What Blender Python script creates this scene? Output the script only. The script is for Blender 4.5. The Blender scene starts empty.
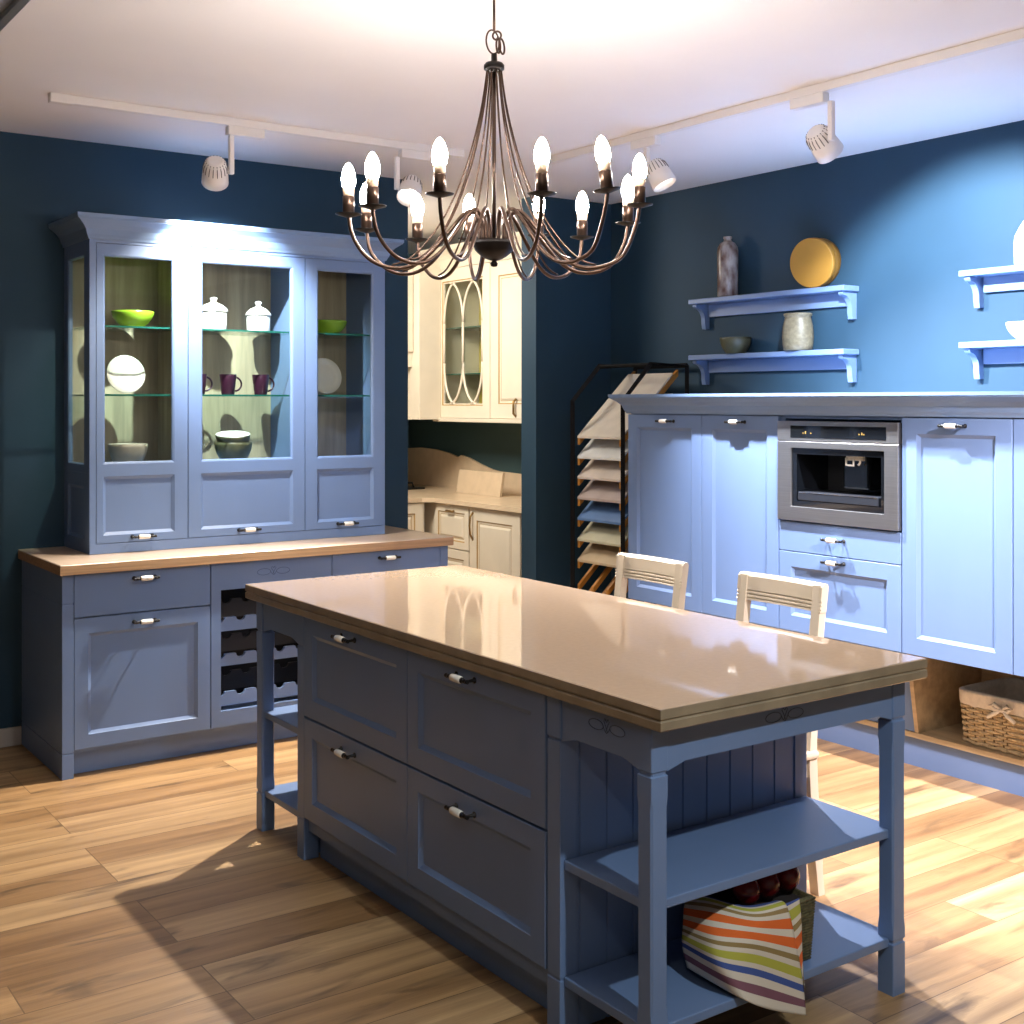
import bpy, bmesh, math, random
from mathutils import Vector, Matrix
random.seed(7)
C = bpy.context.scene.collection
scn = bpy.context.scene
PI = math.pi

# ------------------------------------------------------------------ camera
cam = bpy.data.objects.new('camera', bpy.data.cameras.new('camera'))
C.objects.link(cam)
cam.data.sensor_width = 36.0
cam.data.lens = 36.0 * 1234.6 / 1024
cam.data.shift_y = -(512 - 402.1) / 1024.0
cam.data.clip_start = 0.05
cam.location = (0, 0, 1.579)
cam.rotation_euler = (math.radians(90), 0, math.radians(-35.152))
scn.camera = cam

# ------------------------------------------------------------------ world, exposure
w = bpy.data.worlds.new('world'); scn.world = w; w.use_nodes = True
w.node_tree.nodes['Background'].inputs[0].default_value = (1.0, 0.97, 0.93, 1)
w.node_tree.nodes['Background'].inputs[1].default_value = 0.16
vs = scn.view_settings
vs.view_transform = 'Standard'; vs.look = 'None'; vs.gamma = 1.0; vs.use_curve_mapping = False
vs.exposure = 0.0

# ------------------------------------------------------------------ lights (spot beams of the track heads, room lamps, added fill)
def spot(name, loc, target, power, angle, blend=0.4, col=(1, 1, 1), r=0.03):
    l = bpy.data.lights.new(name, 'SPOT'); l.energy = power; l.spot_size = math.radians(angle); l.spot_blend = blend
    l.color = col; l.shadow_soft_size = r
    o = bpy.data.objects.new(name, l); C.objects.link(o); o.location = loc
    d = Vector(target) - Vector(loc); o.rotation_euler = d.to_track_quat('-Z', 'Y').to_euler()
    return o
def area(name, loc, target, power, sx, sy, col=(1, 1, 1)):
    l = bpy.data.lights.new(name, 'AREA'); l.energy = power; l.shape = 'RECTANGLE'; l.size = sx; l.size_y = sy; l.color = col
    o = bpy.data.objects.new(name, l); C.objects.link(o); o.location = loc
    d = Vector(target) - Vector(loc); o.rotation_euler = d.to_track_quat('-Z', 'Y').to_euler()
    return o
COOL = (0.78, 0.88, 1.0)
NEUT = (1.0, 0.93, 0.84)
WARM = (1.0, 0.72, 0.47)
# head position, aim
S_HUTCH = ((2.035, 5.13, 2.585), (2.22, 5.62, 2.16))
S_FLOOR = ((3.0, 5.10, 2.60), (1.55, 3.55, 0.0))
S_WALL = ((3.77, 3.25, 2.60), (4.96, 3.28, 1.65))
S_UNIT = ((3.77, 4.20, 2.62), (4.26, 3.30, 0.75))
def beam_pos(S, off=0.085):
    a = Vector(S[0]); d = (Vector(S[1]) - a).normalized(); return tuple(a + d * off)
spot('spot_beam', beam_pos(S_HUTCH), S_HUTCH[1], 200, 78, 0.45, COOL, 0.012)
spot('spot_beam', beam_pos(S_HUTCH), (2.3, 5.75, 1.2), 135, 110, 0.8, (1.0, .86, .68), 0.012)
spot('spot_beam', beam_pos(S_FLOOR), S_FLOOR[1], 560, 95, 0.5, NEUT, 0.02)
spot('spot_beam', beam_pos(S_WALL), S_WALL[1], 470, 100, 0.45, COOL, 0.02)
spot('spot_beam', beam_pos(S_UNIT), S_UNIT[1], 700, 108, 0.85, (.90, .92, 1.0), 0.02)
# lamps of the showroom ceiling on the camera side, then an added fill
spot('track_lamp_light', (3.0, 0.5, 2.62), (4.35, 2.9, 0.0), 1600, 54, 0.8, (1.0, .93, 1.0), 0.03)
spot('track_lamp_light', (0.1, 0.2, 2.65), (2.2, 2.4, 0.4), 22, 100, 0.6, NEUT, 0.03)
spot('track_lamp_light', (1.75, 0.25, 2.65), (2.3, 2.1, 0.5), 160, 70, 0.8, (.86, .97, 1.0), 0.03)
area('showroom_fill', (0.6, 1.2, 2.78), (0.6, 1.2, 0), 5, 2.0, 2.0, (1.0, .97, .93))  # unseen soft fill added for ambient light, no fitting modelled
area('far_room_light', (3.3, 6.9, 2.70), (4.8, 7.6, 0.7), 85, 0.8, 0.8, (1.0, .92, .80))

# ------------------------------------------------------------------ materials
def mat(name, col, rough=0.5, metal=0.0, noise=0.0, nscale=20.0, bump=0.0, bscale=80.0, stretch=(1, 1, 1), spec=0.5, coat=0.0, col2=None):
    m = bpy.data.materials.new(name); m.use_nodes = True
    nt = m.node_tree; b = nt.nodes['Principled BSDF']
    b.inputs['Base Color'].default_value = (*col, 1); b.inputs['Roughness'].default_value = rough
    b.inputs['Metallic'].default_value = metal; b.inputs['Specular IOR Level'].default_value = spec
    b.inputs['Coat Weight'].default_value = coat; b.inputs['Coat Roughness'].default_value = 0.05
    tc = nt.nodes.new('ShaderNodeTexCoord'); mp = nt.nodes.new('ShaderNodeMapping'); mp.inputs['Scale'].default_value = stretch
    nt.links.new(tc.outputs['Object'], mp.inputs[0])
    n = nt.nodes.new('ShaderNodeTexNoise'); n.inputs['Scale'].default_value = nscale; n.inputs['Detail'].default_value = 4
    nt.links.new(mp.outputs[0], n.inputs['Vector'])
    mx = nt.nodes.new('ShaderNodeMix'); mx.data_type = 'RGBA'
    c2 = col2 if col2 else tuple(max(0, c * (1 - noise)) for c in col)
    rp = nt.nodes.new('ShaderNodeMapRange'); rp.inputs[1].default_value = 0.35; rp.inputs[2].default_value = 0.65
    nt.links.new(n.outputs['Fac'], rp.inputs[0]); nt.links.new(rp.outputs[0], mx.inputs[0])
    mx.inputs[6].default_value = (*col, 1); mx.inputs[7].default_value = (*c2, 1)
    nt.links.new(mx.outputs[2], b.inputs['Base Color'])
    if bump:
        n2 = nt.nodes.new('ShaderNodeTexNoise'); n2.inputs['Scale'].default_value = bscale
        nt.links.new(mp.outputs[0], n2.inputs['Vector'])
        bp = nt.nodes.new('ShaderNodeBump'); bp.inputs['Strength'].default_value = bump; bp.inputs['Distance'].default_value = 0.002
        nt.links.new(n2.outputs['Fac'], bp.inputs['Height']); nt.links.new(bp.outputs[0], b.inputs['Normal'])
    return m
def emit(name, col, s):
    m = bpy.data.materials.new(name); m.use_nodes = True; nt = m.node_tree
    b = nt.nodes['Principled BSDF']; b.inputs['Base Color'].default_value = (*col, 1)
    b.inputs['Emission Color'].default_value = (*col, 1); b.inputs['Emission Strength'].default_value = s
    return m
def glass(name, tint, refl=0.08):
    m = bpy.data.materials.new(name); m.use_nodes = True; nt = m.node_tree
    for n in list(nt.nodes):
        if n.type != 'OUTPUT_MATERIAL': nt.nodes.remove(n)
    out = nt.nodes['Material Output']
    t = nt.nodes.new('ShaderNodeBsdfTransparent'); t.inputs[0].default_value = (*tint, 1)
    g = nt.nodes.new('ShaderNodeBsdfGlossy'); g.inputs['Roughness'].default_value = 0.01
    lw = nt.nodes.new('ShaderNodeLayerWeight'); lw.inputs[0].default_value = 0.5
    pw = nt.nodes.new('ShaderNodeMath'); pw.operation = 'POWER'; pw.inputs[1].default_value = 4.0; nt.links.new(lw.outputs['Facing'], pw.inputs[0])
    ml = nt.nodes.new('ShaderNodeMath'); ml.operation = 'MULTIPLY_ADD'; ml.inputs[1].default_value = 0.5; ml.inputs[2].default_value = refl
    nt.links.new(pw.outputs[0], ml.inputs[0])
    mx = nt.nodes.new('ShaderNodeMixShader')
    nt.links.new(ml.outputs[0], mx.inputs[0]); nt.links.new(t.outputs[0], mx.inputs[1]); nt.links.new(g.outputs[0], mx.inputs[2])
    nt.links.new(mx.outputs[0], out.inputs[0])
    return m
def floor_mat():
    m = bpy.data.materials.new('oak_planks'); m.use_nodes = True; nt = m.node_tree; L = nt.links.new
    b = nt.nodes['Principled BSDF']; b.inputs['Roughness'].default_value = 0.42
    tc = nt.nodes.new('ShaderNodeTexCoord')
    br = nt.nodes.new('ShaderNodeTexBrick'); br.inputs['Scale'].default_value = 1.0
    br.inputs['Brick Width'].default_value = 1.28; br.inputs['Row Height'].default_value = 0.185
    br.inputs['Mortar Size'].default_value = 0.0018; br.inputs['Mortar Smooth'].default_value = 0.1; br.inputs['Bias'].default_value = 0.0
    br.offset = 0.37; br.offset_frequency = 3
    br.inputs['Color1'].default_value = (0, 0, 0, 1); br.inputs['Color2'].default_value = (1, 1, 1, 1); br.inputs['Mortar'].default_value = (0.5, .5, .5, 1)
    L(tc.outputs['Object'], br.inputs['Vector'])
    # a random shift of the grain in each plank
    sep = nt.nodes.new('ShaderNodeSeparateColor'); L(br.outputs['Color'], sep.inputs[0])
    cx = nt.nodes.new('ShaderNodeCombineXYZ')
    mu = nt.nodes.new('ShaderNodeMath'); mu.operation = 'MULTIPLY'; mu.inputs[1].default_value = 37.0; L(sep.outputs[0], mu.inputs[0])
    L(mu.outputs[0], cx.inputs[0]); L(mu.outputs[0], cx.inputs[2])
    ad = nt.nodes.new('ShaderNodeVectorMath'); ad.operation = 'ADD'; L(tc.outputs['Object'], ad.inputs[0]); L(cx.outputs[0], ad.inputs[1])
    def noise(sc, stretch, detail=5, dist=0.0):
        mp = nt.nodes.new('ShaderNodeMapping'); mp.inputs['Scale'].default_value = stretch; L(ad.outputs[0], mp.inputs[0])
        n = nt.nodes.new('ShaderNodeTexNoise'); n.inputs['Scale'].default_value = sc; n.inputs['Detail'].default_value = detail
        n.inputs['Distortion'].default_value = dist; L(mp.outputs[0], n.inputs['Vector']); return n
    base = nt.nodes.new('ShaderNodeValToRGB'); cr = base.color_ramp
    cr.elements[0].position = 0.0; cr.elements[0].color = (0.30, 0.175, 0.08, 1)
    cr.elements[1].position = 1.0; cr.elements[1].color = (0.53, 0.365, 0.20, 1)
    e = cr.elements.new(0.5); e.color = (0.43, 0.27, 0.13, 1)
    L(sep.outputs[0], base.inputs[0])
    g1 = noise(1.0, (0.9, 15, 1), 9, 0.5)
    r1 = nt.nodes.new('ShaderNodeMapRange'); r1.inputs[1].default_value = 0.32; r1.inputs[2].default_value = 0.68; r1.inputs[3].default_value = 0.0; r1.inputs[4].default_value = 1.0
    L(g1.outputs['Fac'], r1.inputs[0])
    m1 = nt.nodes.new('ShaderNodeMix'); m1.data_type = 'RGBA'; m1.blend_type = 'MULTIPLY'; m1.inputs[0].default_value = 1.0
    rr = nt.nodes.new('ShaderNodeValToRGB'); rr.color_ramp.elements[0].color = (0.60, 0.53, 0.46, 1); rr.color_ramp.elements[1].color = (1.15, 1.1, 1.02, 1)
    L(r1.outputs[0], rr.inputs[0]); L(base.outputs[0], m1.inputs[6]); L(rr.outputs[0], m1.inputs[7])
    # fine fibres
    g2 = noise(6.0, (2.2, 40, 1), 5)
    r2 = nt.nodes.new('ShaderNodeMapRange'); r2.inputs[1].default_value = 0.3; r2.inputs[2].default_value = 0.7; r2.inputs[3].default_value = 0.91; r2.inputs[4].default_value = 1.05
    L(g2.outputs['Fac'], r2.inputs[0])
    m2 = nt.nodes.new('ShaderNodeVectorMath'); m2.operation = 'SCALE'; L(m1.outputs[2], m2.inputs[0]); L(r2.outputs[0], m2.inputs['Scale'])
    # dark knots
    g3 = noise(1.6, (1.4, 7, 1), 6, 0.8)
    r3 = nt.nodes.new('ShaderNodeMapRange'); r3.inputs[1].default_value = 0.57; r3.inputs[2].default_value = 0.72; L(g3.outputs['Fac'], r3.inputs[0])
    m3 = nt.nodes.new('ShaderNodeMix'); m3.data_type = 'RGBA'; L(r3.outputs[0], m3.inputs[0]); L(m2.outputs[0], m3.inputs[6]); m3.inputs[7].default_value = (0.13, 0.075, 0.035, 1)
    # seams
    m4 = nt.nodes.new('ShaderNodeMix'); m4.data_type = 'RGBA'
    ms = nt.nodes.new('ShaderNodeMath'); ms.operation = 'MULTIPLY'; ms.inputs[1].default_value = 0.75; L(br.outputs['Fac'], ms.inputs[0])
    L(ms.outputs[0], m4.inputs[0]); L(m3.outputs[2], m4.inputs[6]); m4.inputs[7].default_value = (0.09, 0.05, 0.02, 1)
    L(m4.outputs[2], b.inputs['Base Color'])
    bp = nt.nodes.new('ShaderNodeBump'); bp.inputs['Strength'].default_value = 0.15; bp.inputs['Distance'].default_value = 0.002
    L(g2.outputs['Fac'], bp.inputs['Height']); L(bp.outputs[0], b.inputs['Normal'])
    return m
PAINT = mat('blue_paint', (0.150, 0.228, 0.405), 0.42, noise=0.06, nscale=3, bump=0.06, bscale=30, stretch=(1, 1, .2))
PAINT2 = mat('blue_paint_cornice', (0.17, 0.26, 0.43), 0.4, noise=0.05, nscale=3)
WALL = mat('teal_wall_paint', (0.021, 0.055, 0.092), 0.62, noise=0.10, nscale=2, bump=0.05, bscale=150, spec=0.25)
WALLF = mat('far_wall_paint', (0.04, 0.085, 0.095), 0.6, noise=0.1, nscale=2)
CEIL = mat('ceiling_paint', (0.86, 0.83, 0.82), 0.8, noise=0.03, nscale=2)
SKIRT = mat('skirting_paint', (0.45, 0.40, 0.36), 0.5)
FLOOR = floor_mat()
STONE = mat('beige_quartz', (0.43, 0.31, 0.215), 0.045, noise=0.05, nscale=60, spec=0.75)
STONE_EDGE = mat('beige_quartz_edge', (0.30, 0.23, 0.15), 0.35, noise=0.2, nscale=14)
LAM = mat('wood_laminate', (0.48, 0.37, 0.28), 0.3, noise=0.15, nscale=3, stretch=(1, 14, 14))
LAM_EDGE = mat('oak_edge_band', (0.50, 0.31, 0.16), 0.45, noise=0.3, nscale=3, stretch=(1, 20, 40))
BLACK = mat('black_iron', (0.012, 0.011, 0.011), 0.35, metal=0.3)
RACKBLACK = mat('black_frame_paint', (0.004, 0.004, 0.005), 0.75, spec=0.2)
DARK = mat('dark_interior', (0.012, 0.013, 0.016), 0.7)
CERAM = mat('white_ceramic', (0.85, 0.82, 0.74), 0.18, noise=0.04, nscale=30)
WHITEC = mat('white_glazed_ceramic', (0.86, 0.85, 0.82), 0.2, noise=0.03, nscale=10)
PLATE = mat('cream_plate_glaze', (0.60, 0.57, 0.50), 0.3, noise=0.04, nscale=10)
GREEN = mat('lime_green_glaze', (0.24, 0.42, 0.025), 0.25, noise=0.12, nscale=10)
PURPLE = mat('aubergine_glaze', (0.035, 0.008, 0.022), 0.3, noise=0.2, nscale=40)
OLIVE = mat('olive_glaze', (0.11, 0.105, 0.055), 0.35, noise=0.25, nscale=30)
TAUPE = mat('taupe_glaze', (0.42, 0.36, 0.28), 0.4, noise=0.15, nscale=20)
VASE = mat('speckled_stoneware', (0.21, 0.175, 0.11), 0.45, noise=0.35, nscale=60)
BACKWOOD = mat('pale_oak_panel', (0.50, 0.40, 0.27), 0.5, noise=0.35, nscale=3, stretch=(8, 8, 0.6))
NICHE = mat('oak_board', (0.55, 0.39, 0.22), 0.5, noise=0.3, nscale=3, stretch=(8, 1, 8))
PANE = glass('clear_glass', (0.93, 0.96, 0.95), 0.02)
GSHELF = glass('green_shelf_glass', (0.90, 0.965, 0.94), 0.05)
GEDGE = mat('green_glass_edge', (0.015, 0.11, 0.085), 0.1)
STEEL = mat('brushed_steel', (0.42, 0.41, 0.41), 0.3, metal=0.9, noise=0.12, nscale=4, stretch=(1, 1, 60))
BGLASS = mat('black_glass', (0.006, 0.007, 0.009), 0.05, spec=0.8)
CHROME = mat('chrome', (0.8, 0.8, 0.8), 0.15, metal=1.0)
CREAM = mat('cream_paint', (0.78, 0.70, 0.56), 0.4, noise=0.06, nscale=6)
CHAIRM = mat('cream_chair_paint', (0.60, 0.50, 0.37), 0.42, noise=0.06, nscale=4)
PATINA = mat('gold_patina', (0.42, 0.27, 0.10), 0.5)
CREAMSTONE = mat('cream_stone', (0.74, 0.58, 0.40), 0.25, noise=0.08, nscale=14)
BRASS = mat('aged_brass', (0.30, 0.19, 0.07), 0.35, metal=0.9)
BRONZE = mat('bronze_metal', (0.10, 0.062, 0.045), 0.3, metal=0.85)
BRONZED = mat('dark_bronze', (0.012, 0.009, 0.008), 0.4, metal=0.6)
CANDLE = mat('cream_candle_sleeve', (0.75, 0.55, 0.38), 0.5)
BULB = emit('bulb_glow', (1.0, 0.92, 0.86), 180)
LENS = emit('spot_lens', (1.0, 0.96, 0.9), 8)
TRACK = mat('white_track_plastic', (0.78, 0.74, 0.71), 0.45)
WICKER = mat('wicker', (0.64, 0.46, 0.25), 0.6, noise=0.35, nscale=60)
WICKER_D = mat('wicker_stakes', (0.20, 0.12, 0.05), 0.7, noise=0.3, nscale=60)
LINEN = mat('linen', (0.76, 0.67, 0.55), 0.85, noise=0.12, nscale=60, bump=0.3, bscale=300)
RUSH = mat('woven_rush', (0.16, 0.14, 0.065), 0.8, noise=0.6, nscale=90, bump=0.8, bscale=120)
APPLE = mat('dark_red_skin', (0.16, 0.006, 0.008), 0.25, noise=0.5, nscale=12)
STEM = mat('apple_stem', (0.05, 0.03, 0.01), 0.7)
DRUM = mat('ochre_box', (0.42, 0.20, 0.025), 0.55, noise=0.15, nscale=6)
DRUM_D = mat('ochre_box_side', (0.28, 0.13, 0.015), 0.55, noise=0.3, nscale=12)
RAIL = mat('orange_pine', (0.45, 0.19, 0.03), 0.45, noise=0.3, nscale=10)
GREYM = mat('grey_aluminium', (0.30, 0.31, 0.31), 0.35, metal=0.6)
PANELB = mat('satin_blue_panel', (0.42, 0.52, 0.70), 0.3, noise=0.2, nscale=2)
MOTTLE = mat('mottled_glaze', (0.10, 0.045, 0.03), 0.3, noise=0.1, nscale=22, col2=(0.42, 0.38, 0.35), stretch=(1, 1, .5))
CARVE = mat('carved_line_shade', (0.05, 0.085, 0.15), 0.6)  # same blue paint darkened, shade of the engraved lines put into the colour

# ------------------------------------------------------------------ mesh helpers
def S_(Y0):   # face looking towards -Y : u = world x, n = outwards
    return lambda p: (p[0], Y0 - p[1], p[2])
def W_(X0):   # face looking towards -X : u = world y, n = outwards
    return lambda p: (X0 - p[1], p[0], p[2])
ID = lambda p: p
class MB:
    def __init__(s, T=ID): s.bm = bmesh.new(); s.T = T; s.mi = 0
    def v(s, p): return s.bm.verts.new(s.T(p))
    def f(s, vs, smooth=False):
        try: f = s.bm.faces.new(vs)
        except ValueError: return None
        f.material_index = s.mi; f.smooth = smooth; return f
    def box(s, x0, x1, y0, y1, z0, z1, b=0.0):
        if b > 0:
            b = min(b, abs(x1 - x0) * .45, abs(y1 - y0) * .45, abs(z1 - z0) * .45)
            bm2 = bmesh.new(); bmesh.ops.create_cube(bm2, size=1)
            for v in bm2.verts: v.co = Vector(((x0 + x1) / 2 + v.co.x * (x1 - x0), (y0 + y1) / 2 + v.co.y * (y1 - y0), (z0 + z1) / 2 + v.co.z * (z1 - z0)))
            bmesh.ops.bevel(bm2, geom=list(bm2.edges), offset=b, segments=2, affect='EDGES', profile=0.5)
            mp = {}
            for v in bm2.verts: mp[v.index] = s.v(tuple(v.co))
            for f in bm2.faces: s.f([mp[v.index] for v in f.verts])
            bm2.free(); return s
        V = [s.v((x, y, z)) for z in (z0, z1) for y in (y0, y1) for x in (x0, x1)]
        for q in ((0, 1, 3, 2), (4, 5, 7, 6), (0, 1, 5, 4), (2, 3, 7, 6), (0, 2, 6, 4), (1, 3, 7, 5)): s.f([V[i] for i in q])
        return s
    def loft(s, loops, closed=True, cap0=True, cap1=True, smooth=False):
        R = [[s.v(p) for p in L] for L in loops]
        for a, b in zip(R[:-1], R[1:]):
            n = len(a)
            for i in range(n if closed else n - 1): s.f([a[i], a[(i + 1) % n], b[(i + 1) % n], b[i]], smooth)
        if cap0: s.f(R[0][::-1])
        if cap1: s.f(R[-1])
        return s
    def lathe(s, prof, c=(0, 0, 0), n=28, axis=(0, 0, 1), smooth=True, cap0=True, cap1=True):
        ax = Vector(axis).normalized(); q = Vector((0, 0, 1)).rotation_difference(ax); c = Vector(c)
        loops = []
        for r, z in prof:
            r = max(r, 1e-4)
            loops.append([tuple(c + q @ Vector((r * math.cos(2 * PI * i / n), r * math.sin(2 * PI * i / n), z))) for i in range(n)])
        return s.loft(loops, cap0=cap0, cap1=cap1, smooth=smooth)
    def tube(s, pts, r, n=8, closed=False, smooth=True):
        P = [Vector(p) for p in pts]; N = len(P); loops = []; up = None
        for i in range(N):
            if closed: t = (P[(i + 1) % N] - P[i - 1]).normalized()
            else: t = (P[min(i + 1, N - 1)] - P[max(i - 1, 0)]).normalized()
            if up is None:
                up = Vector((0, 0, 1)) if abs(t.z) < .9 else Vector((1, 0, 0))
            a = (up - t * up.dot(t)).normalized(); up = a; b = t.cross(a)
            rr = r[i] if isinstance(r, (list, tuple)) else r
            loops.append([tuple(P[i] + a * rr * math.cos(2 * PI * k / n) + b * rr * math.sin(2 * PI * k / n)) for k in range(n)])
        if closed:
            loops.append(loops[0]); return s.loft(loops, cap0=False, cap1=False, smooth=smooth)
        return s.loft(loops, smooth=smooth)
    def prism(s, poly, a, b, plane='xz'):
        def P(p, t):
            return {'xz': (p[0], t, p[1]), 'yz': (t, p[0], p[1]), 'xy': (p[0], p[1], t)}[plane]
        return s.loft([[P(p, a) for p in poly], [P(p, b) for p in poly]])
    def ring(s, u0, u1, z0, z1, prof, cap=True, hole=False, cap0=True):
        """nested rectangles: prof = [(inset, n), ...] from the back outwards; cap closes the last, hole joins last to first"""
        loops = []
        for ins, n in prof:
            i = ins if isinstance(ins, tuple) else (ins,) * 4      # left,right,bottom,top
            loops.append([(u0 + i[0], n, z0 + i[2]), (u1 - i[1], n, z0 + i[2]), (u1 - i[1], n, z1 - i[3]), (u0 + i[0], n, z1 - i[3])])
        if hole: loops.append(loops[0]); return s.loft(loops, cap0=False, cap1=False)
        return s.loft(loops, cap0=cap0, cap1=cap)
    def build(s, name, mats, parent=None, recalc=True):
        bmesh.ops.remove_doubles(s.bm, verts=s.bm.verts, dist=1e-6)
        if recalc: bmesh.ops.recalc_face_normals(s.bm, faces=s.bm.faces)
        off = Vector((0, 0, 0)); p = parent
        while p is not None: off += p.location; p = p.parent
        for v in s.bm.verts: v.co -= off
        me = bpy.data.meshes.new(name); s.bm.to_mesh(me); s.bm.free()
        for m in (mats if isinstance(mats, (list, tuple)) else [mats]): me.materials.append(m)
        o = bpy.data.objects.new(name, me); C.objects.link(o)
        if parent is not None: o.parent = parent
        return o
def thing(name, label, cat, loc, group=None, rz=0):
    o = bpy.data.objects.new(name, None); C.objects.link(o); o.location = loc; o.rotation_euler = (0, 0, rz)
    o.empty_display_size = .05
    o['label'] = label; o['category'] = cat
    if group: o['group'] = group
    return o
def tag(o, label, cat, group=None):
    o['label'] = label; o['category'] = cat
    if group: o['group'] = group
    return o
def struct(o): o['kind'] = 'structure'; return o
def relabel(o, label): o['label'] = label; return o
def copy_tree(o, loc=None, label=None, parent=None, scale=None):
    c = o.copy(); C.objects.link(c)
    if parent is not None: c.parent = parent
    for ch in list(o.children): copy_tree(ch, parent=c)
    if loc: c.location = loc
    if label: c['label'] = label
    if scale: c.scale = scale
    return c

# ------------------------------------------------------------------ room shell
H = 2.818
XR = 4.96; YB = 5.966
struct(MB().box(-3.0, 6.0, -3.0, 9.3, -0.08, 0.0).build('floor', FLOOR))
struct(MB().box(-3.0, 6.0, -3.0, 9.3, H, H + 0.1).build('ceiling', CEIL))
struct(MB().box(-3.0, 3.491, YB, YB + .15, 0, H).build('wall_back', WALL))
struct(MB().box(4.377, XR, YB, YB + .15, 0, H).build('wall_back_right', WALL))
struct(MB().box(XR, XR + .15, -3.0, YB + .15, 0, H).build('wall_right', WALL))
struct(MB().box(-3.1, -3.0, -3.0, 9.3, 0, H).build('wall_left', WALL))
struct(MB().box(5.25, 5.40, YB + .15, 8.95, 0, H).build('wall_far_right', WALLF))
struct(MB().box(2.0, 5.40, 8.95, 9.10, 0, H).build('wall_far_back', WALLF))
struct(MB().box(-3.0, 1.428, YB - .016, YB, 0, 0.085, .004).build('baseboard_back', SKIRT))
struct(MB().box(-3.0, 0.948, -1.0, 5.2, H - 0.022, H - .001).build('trim_1', PANELB))   # satin ceiling panel at the upper left
struct(MB().box(0.918, 0.948, -1.0, 5.2, H - 0.040, H - .001, .003).build('trim_2', GREYM))

# ------------------------------------------------------------------ shared joinery
def door_front(mb, u0, u1, z0, z1, fr=0.06, t=0.02, frt=None):
    """framed cabinet front: bevelled frame, moulded step, recessed flat panel"""
    f4 = (fr, fr, fr, frt or fr)
    g = lambda d: tuple(a + d for a in f4)
    mb.ring(u0, u1, z0, z1, [(0, 0), (0, t - .0015), (.0015, t), (f4, t), (g(.0015), t - .002), (g(.014), t - .011)])
def slab_front(mb, u0, u1, z0, z1, t=0.02):
    mb.ring(u0, u1, z0, z1, [(0, 0), (0, t - .0015), (.0015, t)])
def handle(T, u, z, n, parent, label=None):
    """black bow handle with a white ceramic grip"""
    mb = MB(T); L = .052; st = .030
    for sgn in (-1, 1):
        mb.lathe([(.009, 0), (.009, .003), (.0045, .006), (.004, st), (.006, st + .003)], (u + sgn * L * .88, n, z), 10, (0, 1, 0))
        mb.lathe([(.006, 0), (.0065, .004), (.004, .008), (.006, .014), (.0065, .02), (.004, .024), (.0085, .028), (.0085, .032)], (u + sgn * (L + .004), n + st, z), 10, (-sgn, 0, 0))
    mb.mi = 1
    mb.lathe([(.0085, -.026), (.0105, -.022), (.0110, 0), (.0105, .022), (.0085, .026)], (u, n + st, z), 14, (1, 0, 0))
    return mb.build('handle', [BLACK, CERAM], parent)
def u_sweep(mb, corners, prof):
    """sweep (offset, z) profile along a U path; corners(o) gives the plan points at outward offset o"""
    loops = [[(x, y, z) for (o, z) in prof for (x, y) in [corners(o)[k]]] for k in range(len(corners(0)))]
    mb.loft(loops, closed=True)
def cornice_prof(z, h, p):
    return [(-.02, z), (.006, z), (.010, z + .10 * h), (.016, z + .2 * h), (.32 * p, z + .42 * h), (.55 * p, z + .60 * h), (.85 * p, z + .76 * h), (.95 * p, z + .80 * h), (.95 * p, z + .84 * h), (p, z + .86 * h), (p, z + h), (-.02, z + h)]
def ornament(T, cu, cz, n, parent, s=1.0):
    mb = MB(T)
    for sg in (-1, 1):
        pts = [(cu + sg * s * (.012 + .055 * (1 - math.cos(a)) / 2 * 1.0), n, cz + s * .012 * math.sin(a) * (1 if sg > 0 else 1)) for a in [i * 2 * PI / 22 for i in range(22)]]
        mb.tube(pts, .0011, 5, closed=True)
        mb.tube([(cu + sg * s * x, n, cz + s * z) for x, z in ((.012, 0), (.006, -.010), (0, -.014))], .0011, 5)
        mb.tube([(cu + sg * s * x, n, cz + s * z) for x, z in ((-.004, -.012), (.004, .004), (.010, .014), (.006, .020), (0, .012))], .0011, 5)
    return mb.build('carved_scroll', CARVE, parent)

# ------------------------------------------------------------------ island
IX0, IX1, IY0, IY1 = 1.84, 2.785, 2.042, 4.344
FX = 1.861                        # long face, looking towards -X
isl = thing('kitchen_island', 'blue painted kitchen island with four drawers and open shelved ends in mid room', 'kitchen island', (2.31, 3.19, 0))
T = W_(FX)
PW = .051
CY0, CY1 = 2.436, 3.942           # closed body
mb = MB()
mb.box(FX + .018, 2.50, CY0 + .03, CY1 - .03, .10, .846)
mb.box(FX + .06, 2.48, CY0 + .06, CY1 - .06, 0.002, .101)
mb.build('carcass', PAINT, isl)
def end_panel(yf, yb, face, parent):
    """beadboard panel closing the body; face +1 = grooves on yf side looking -Y, -1 looking +Y"""
    mb = MB(); x0, x1 = FX + .058, 2.764 - .052
    yy0, yy1 = min(yf, yb), max(yf, yb)
    poly = []
    x = x0; n = 9; w_ = (x1 - x0) / n
    for i in range(n):
        a = x0 + i * w_; b = a + w_
        poly += [(a, 0), (a + .004, 0), (a + .006, .004), (a + .010, .004), (a + .012, 0)]
    poly += [(x1, 0), (x1, .02), (x0, .02)]
    pl = [(px, yf + py * face) for px, py in poly]
    mb.prism(pl, .005, .846, 'xy')
    return mb.build('beadboard_panel', PAINT, parent)
end_panel(CY0 + .006, CY0 + .03, 1, isl)
end_panel(CY1 - .006, CY1 - .03, -1, isl)
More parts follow.
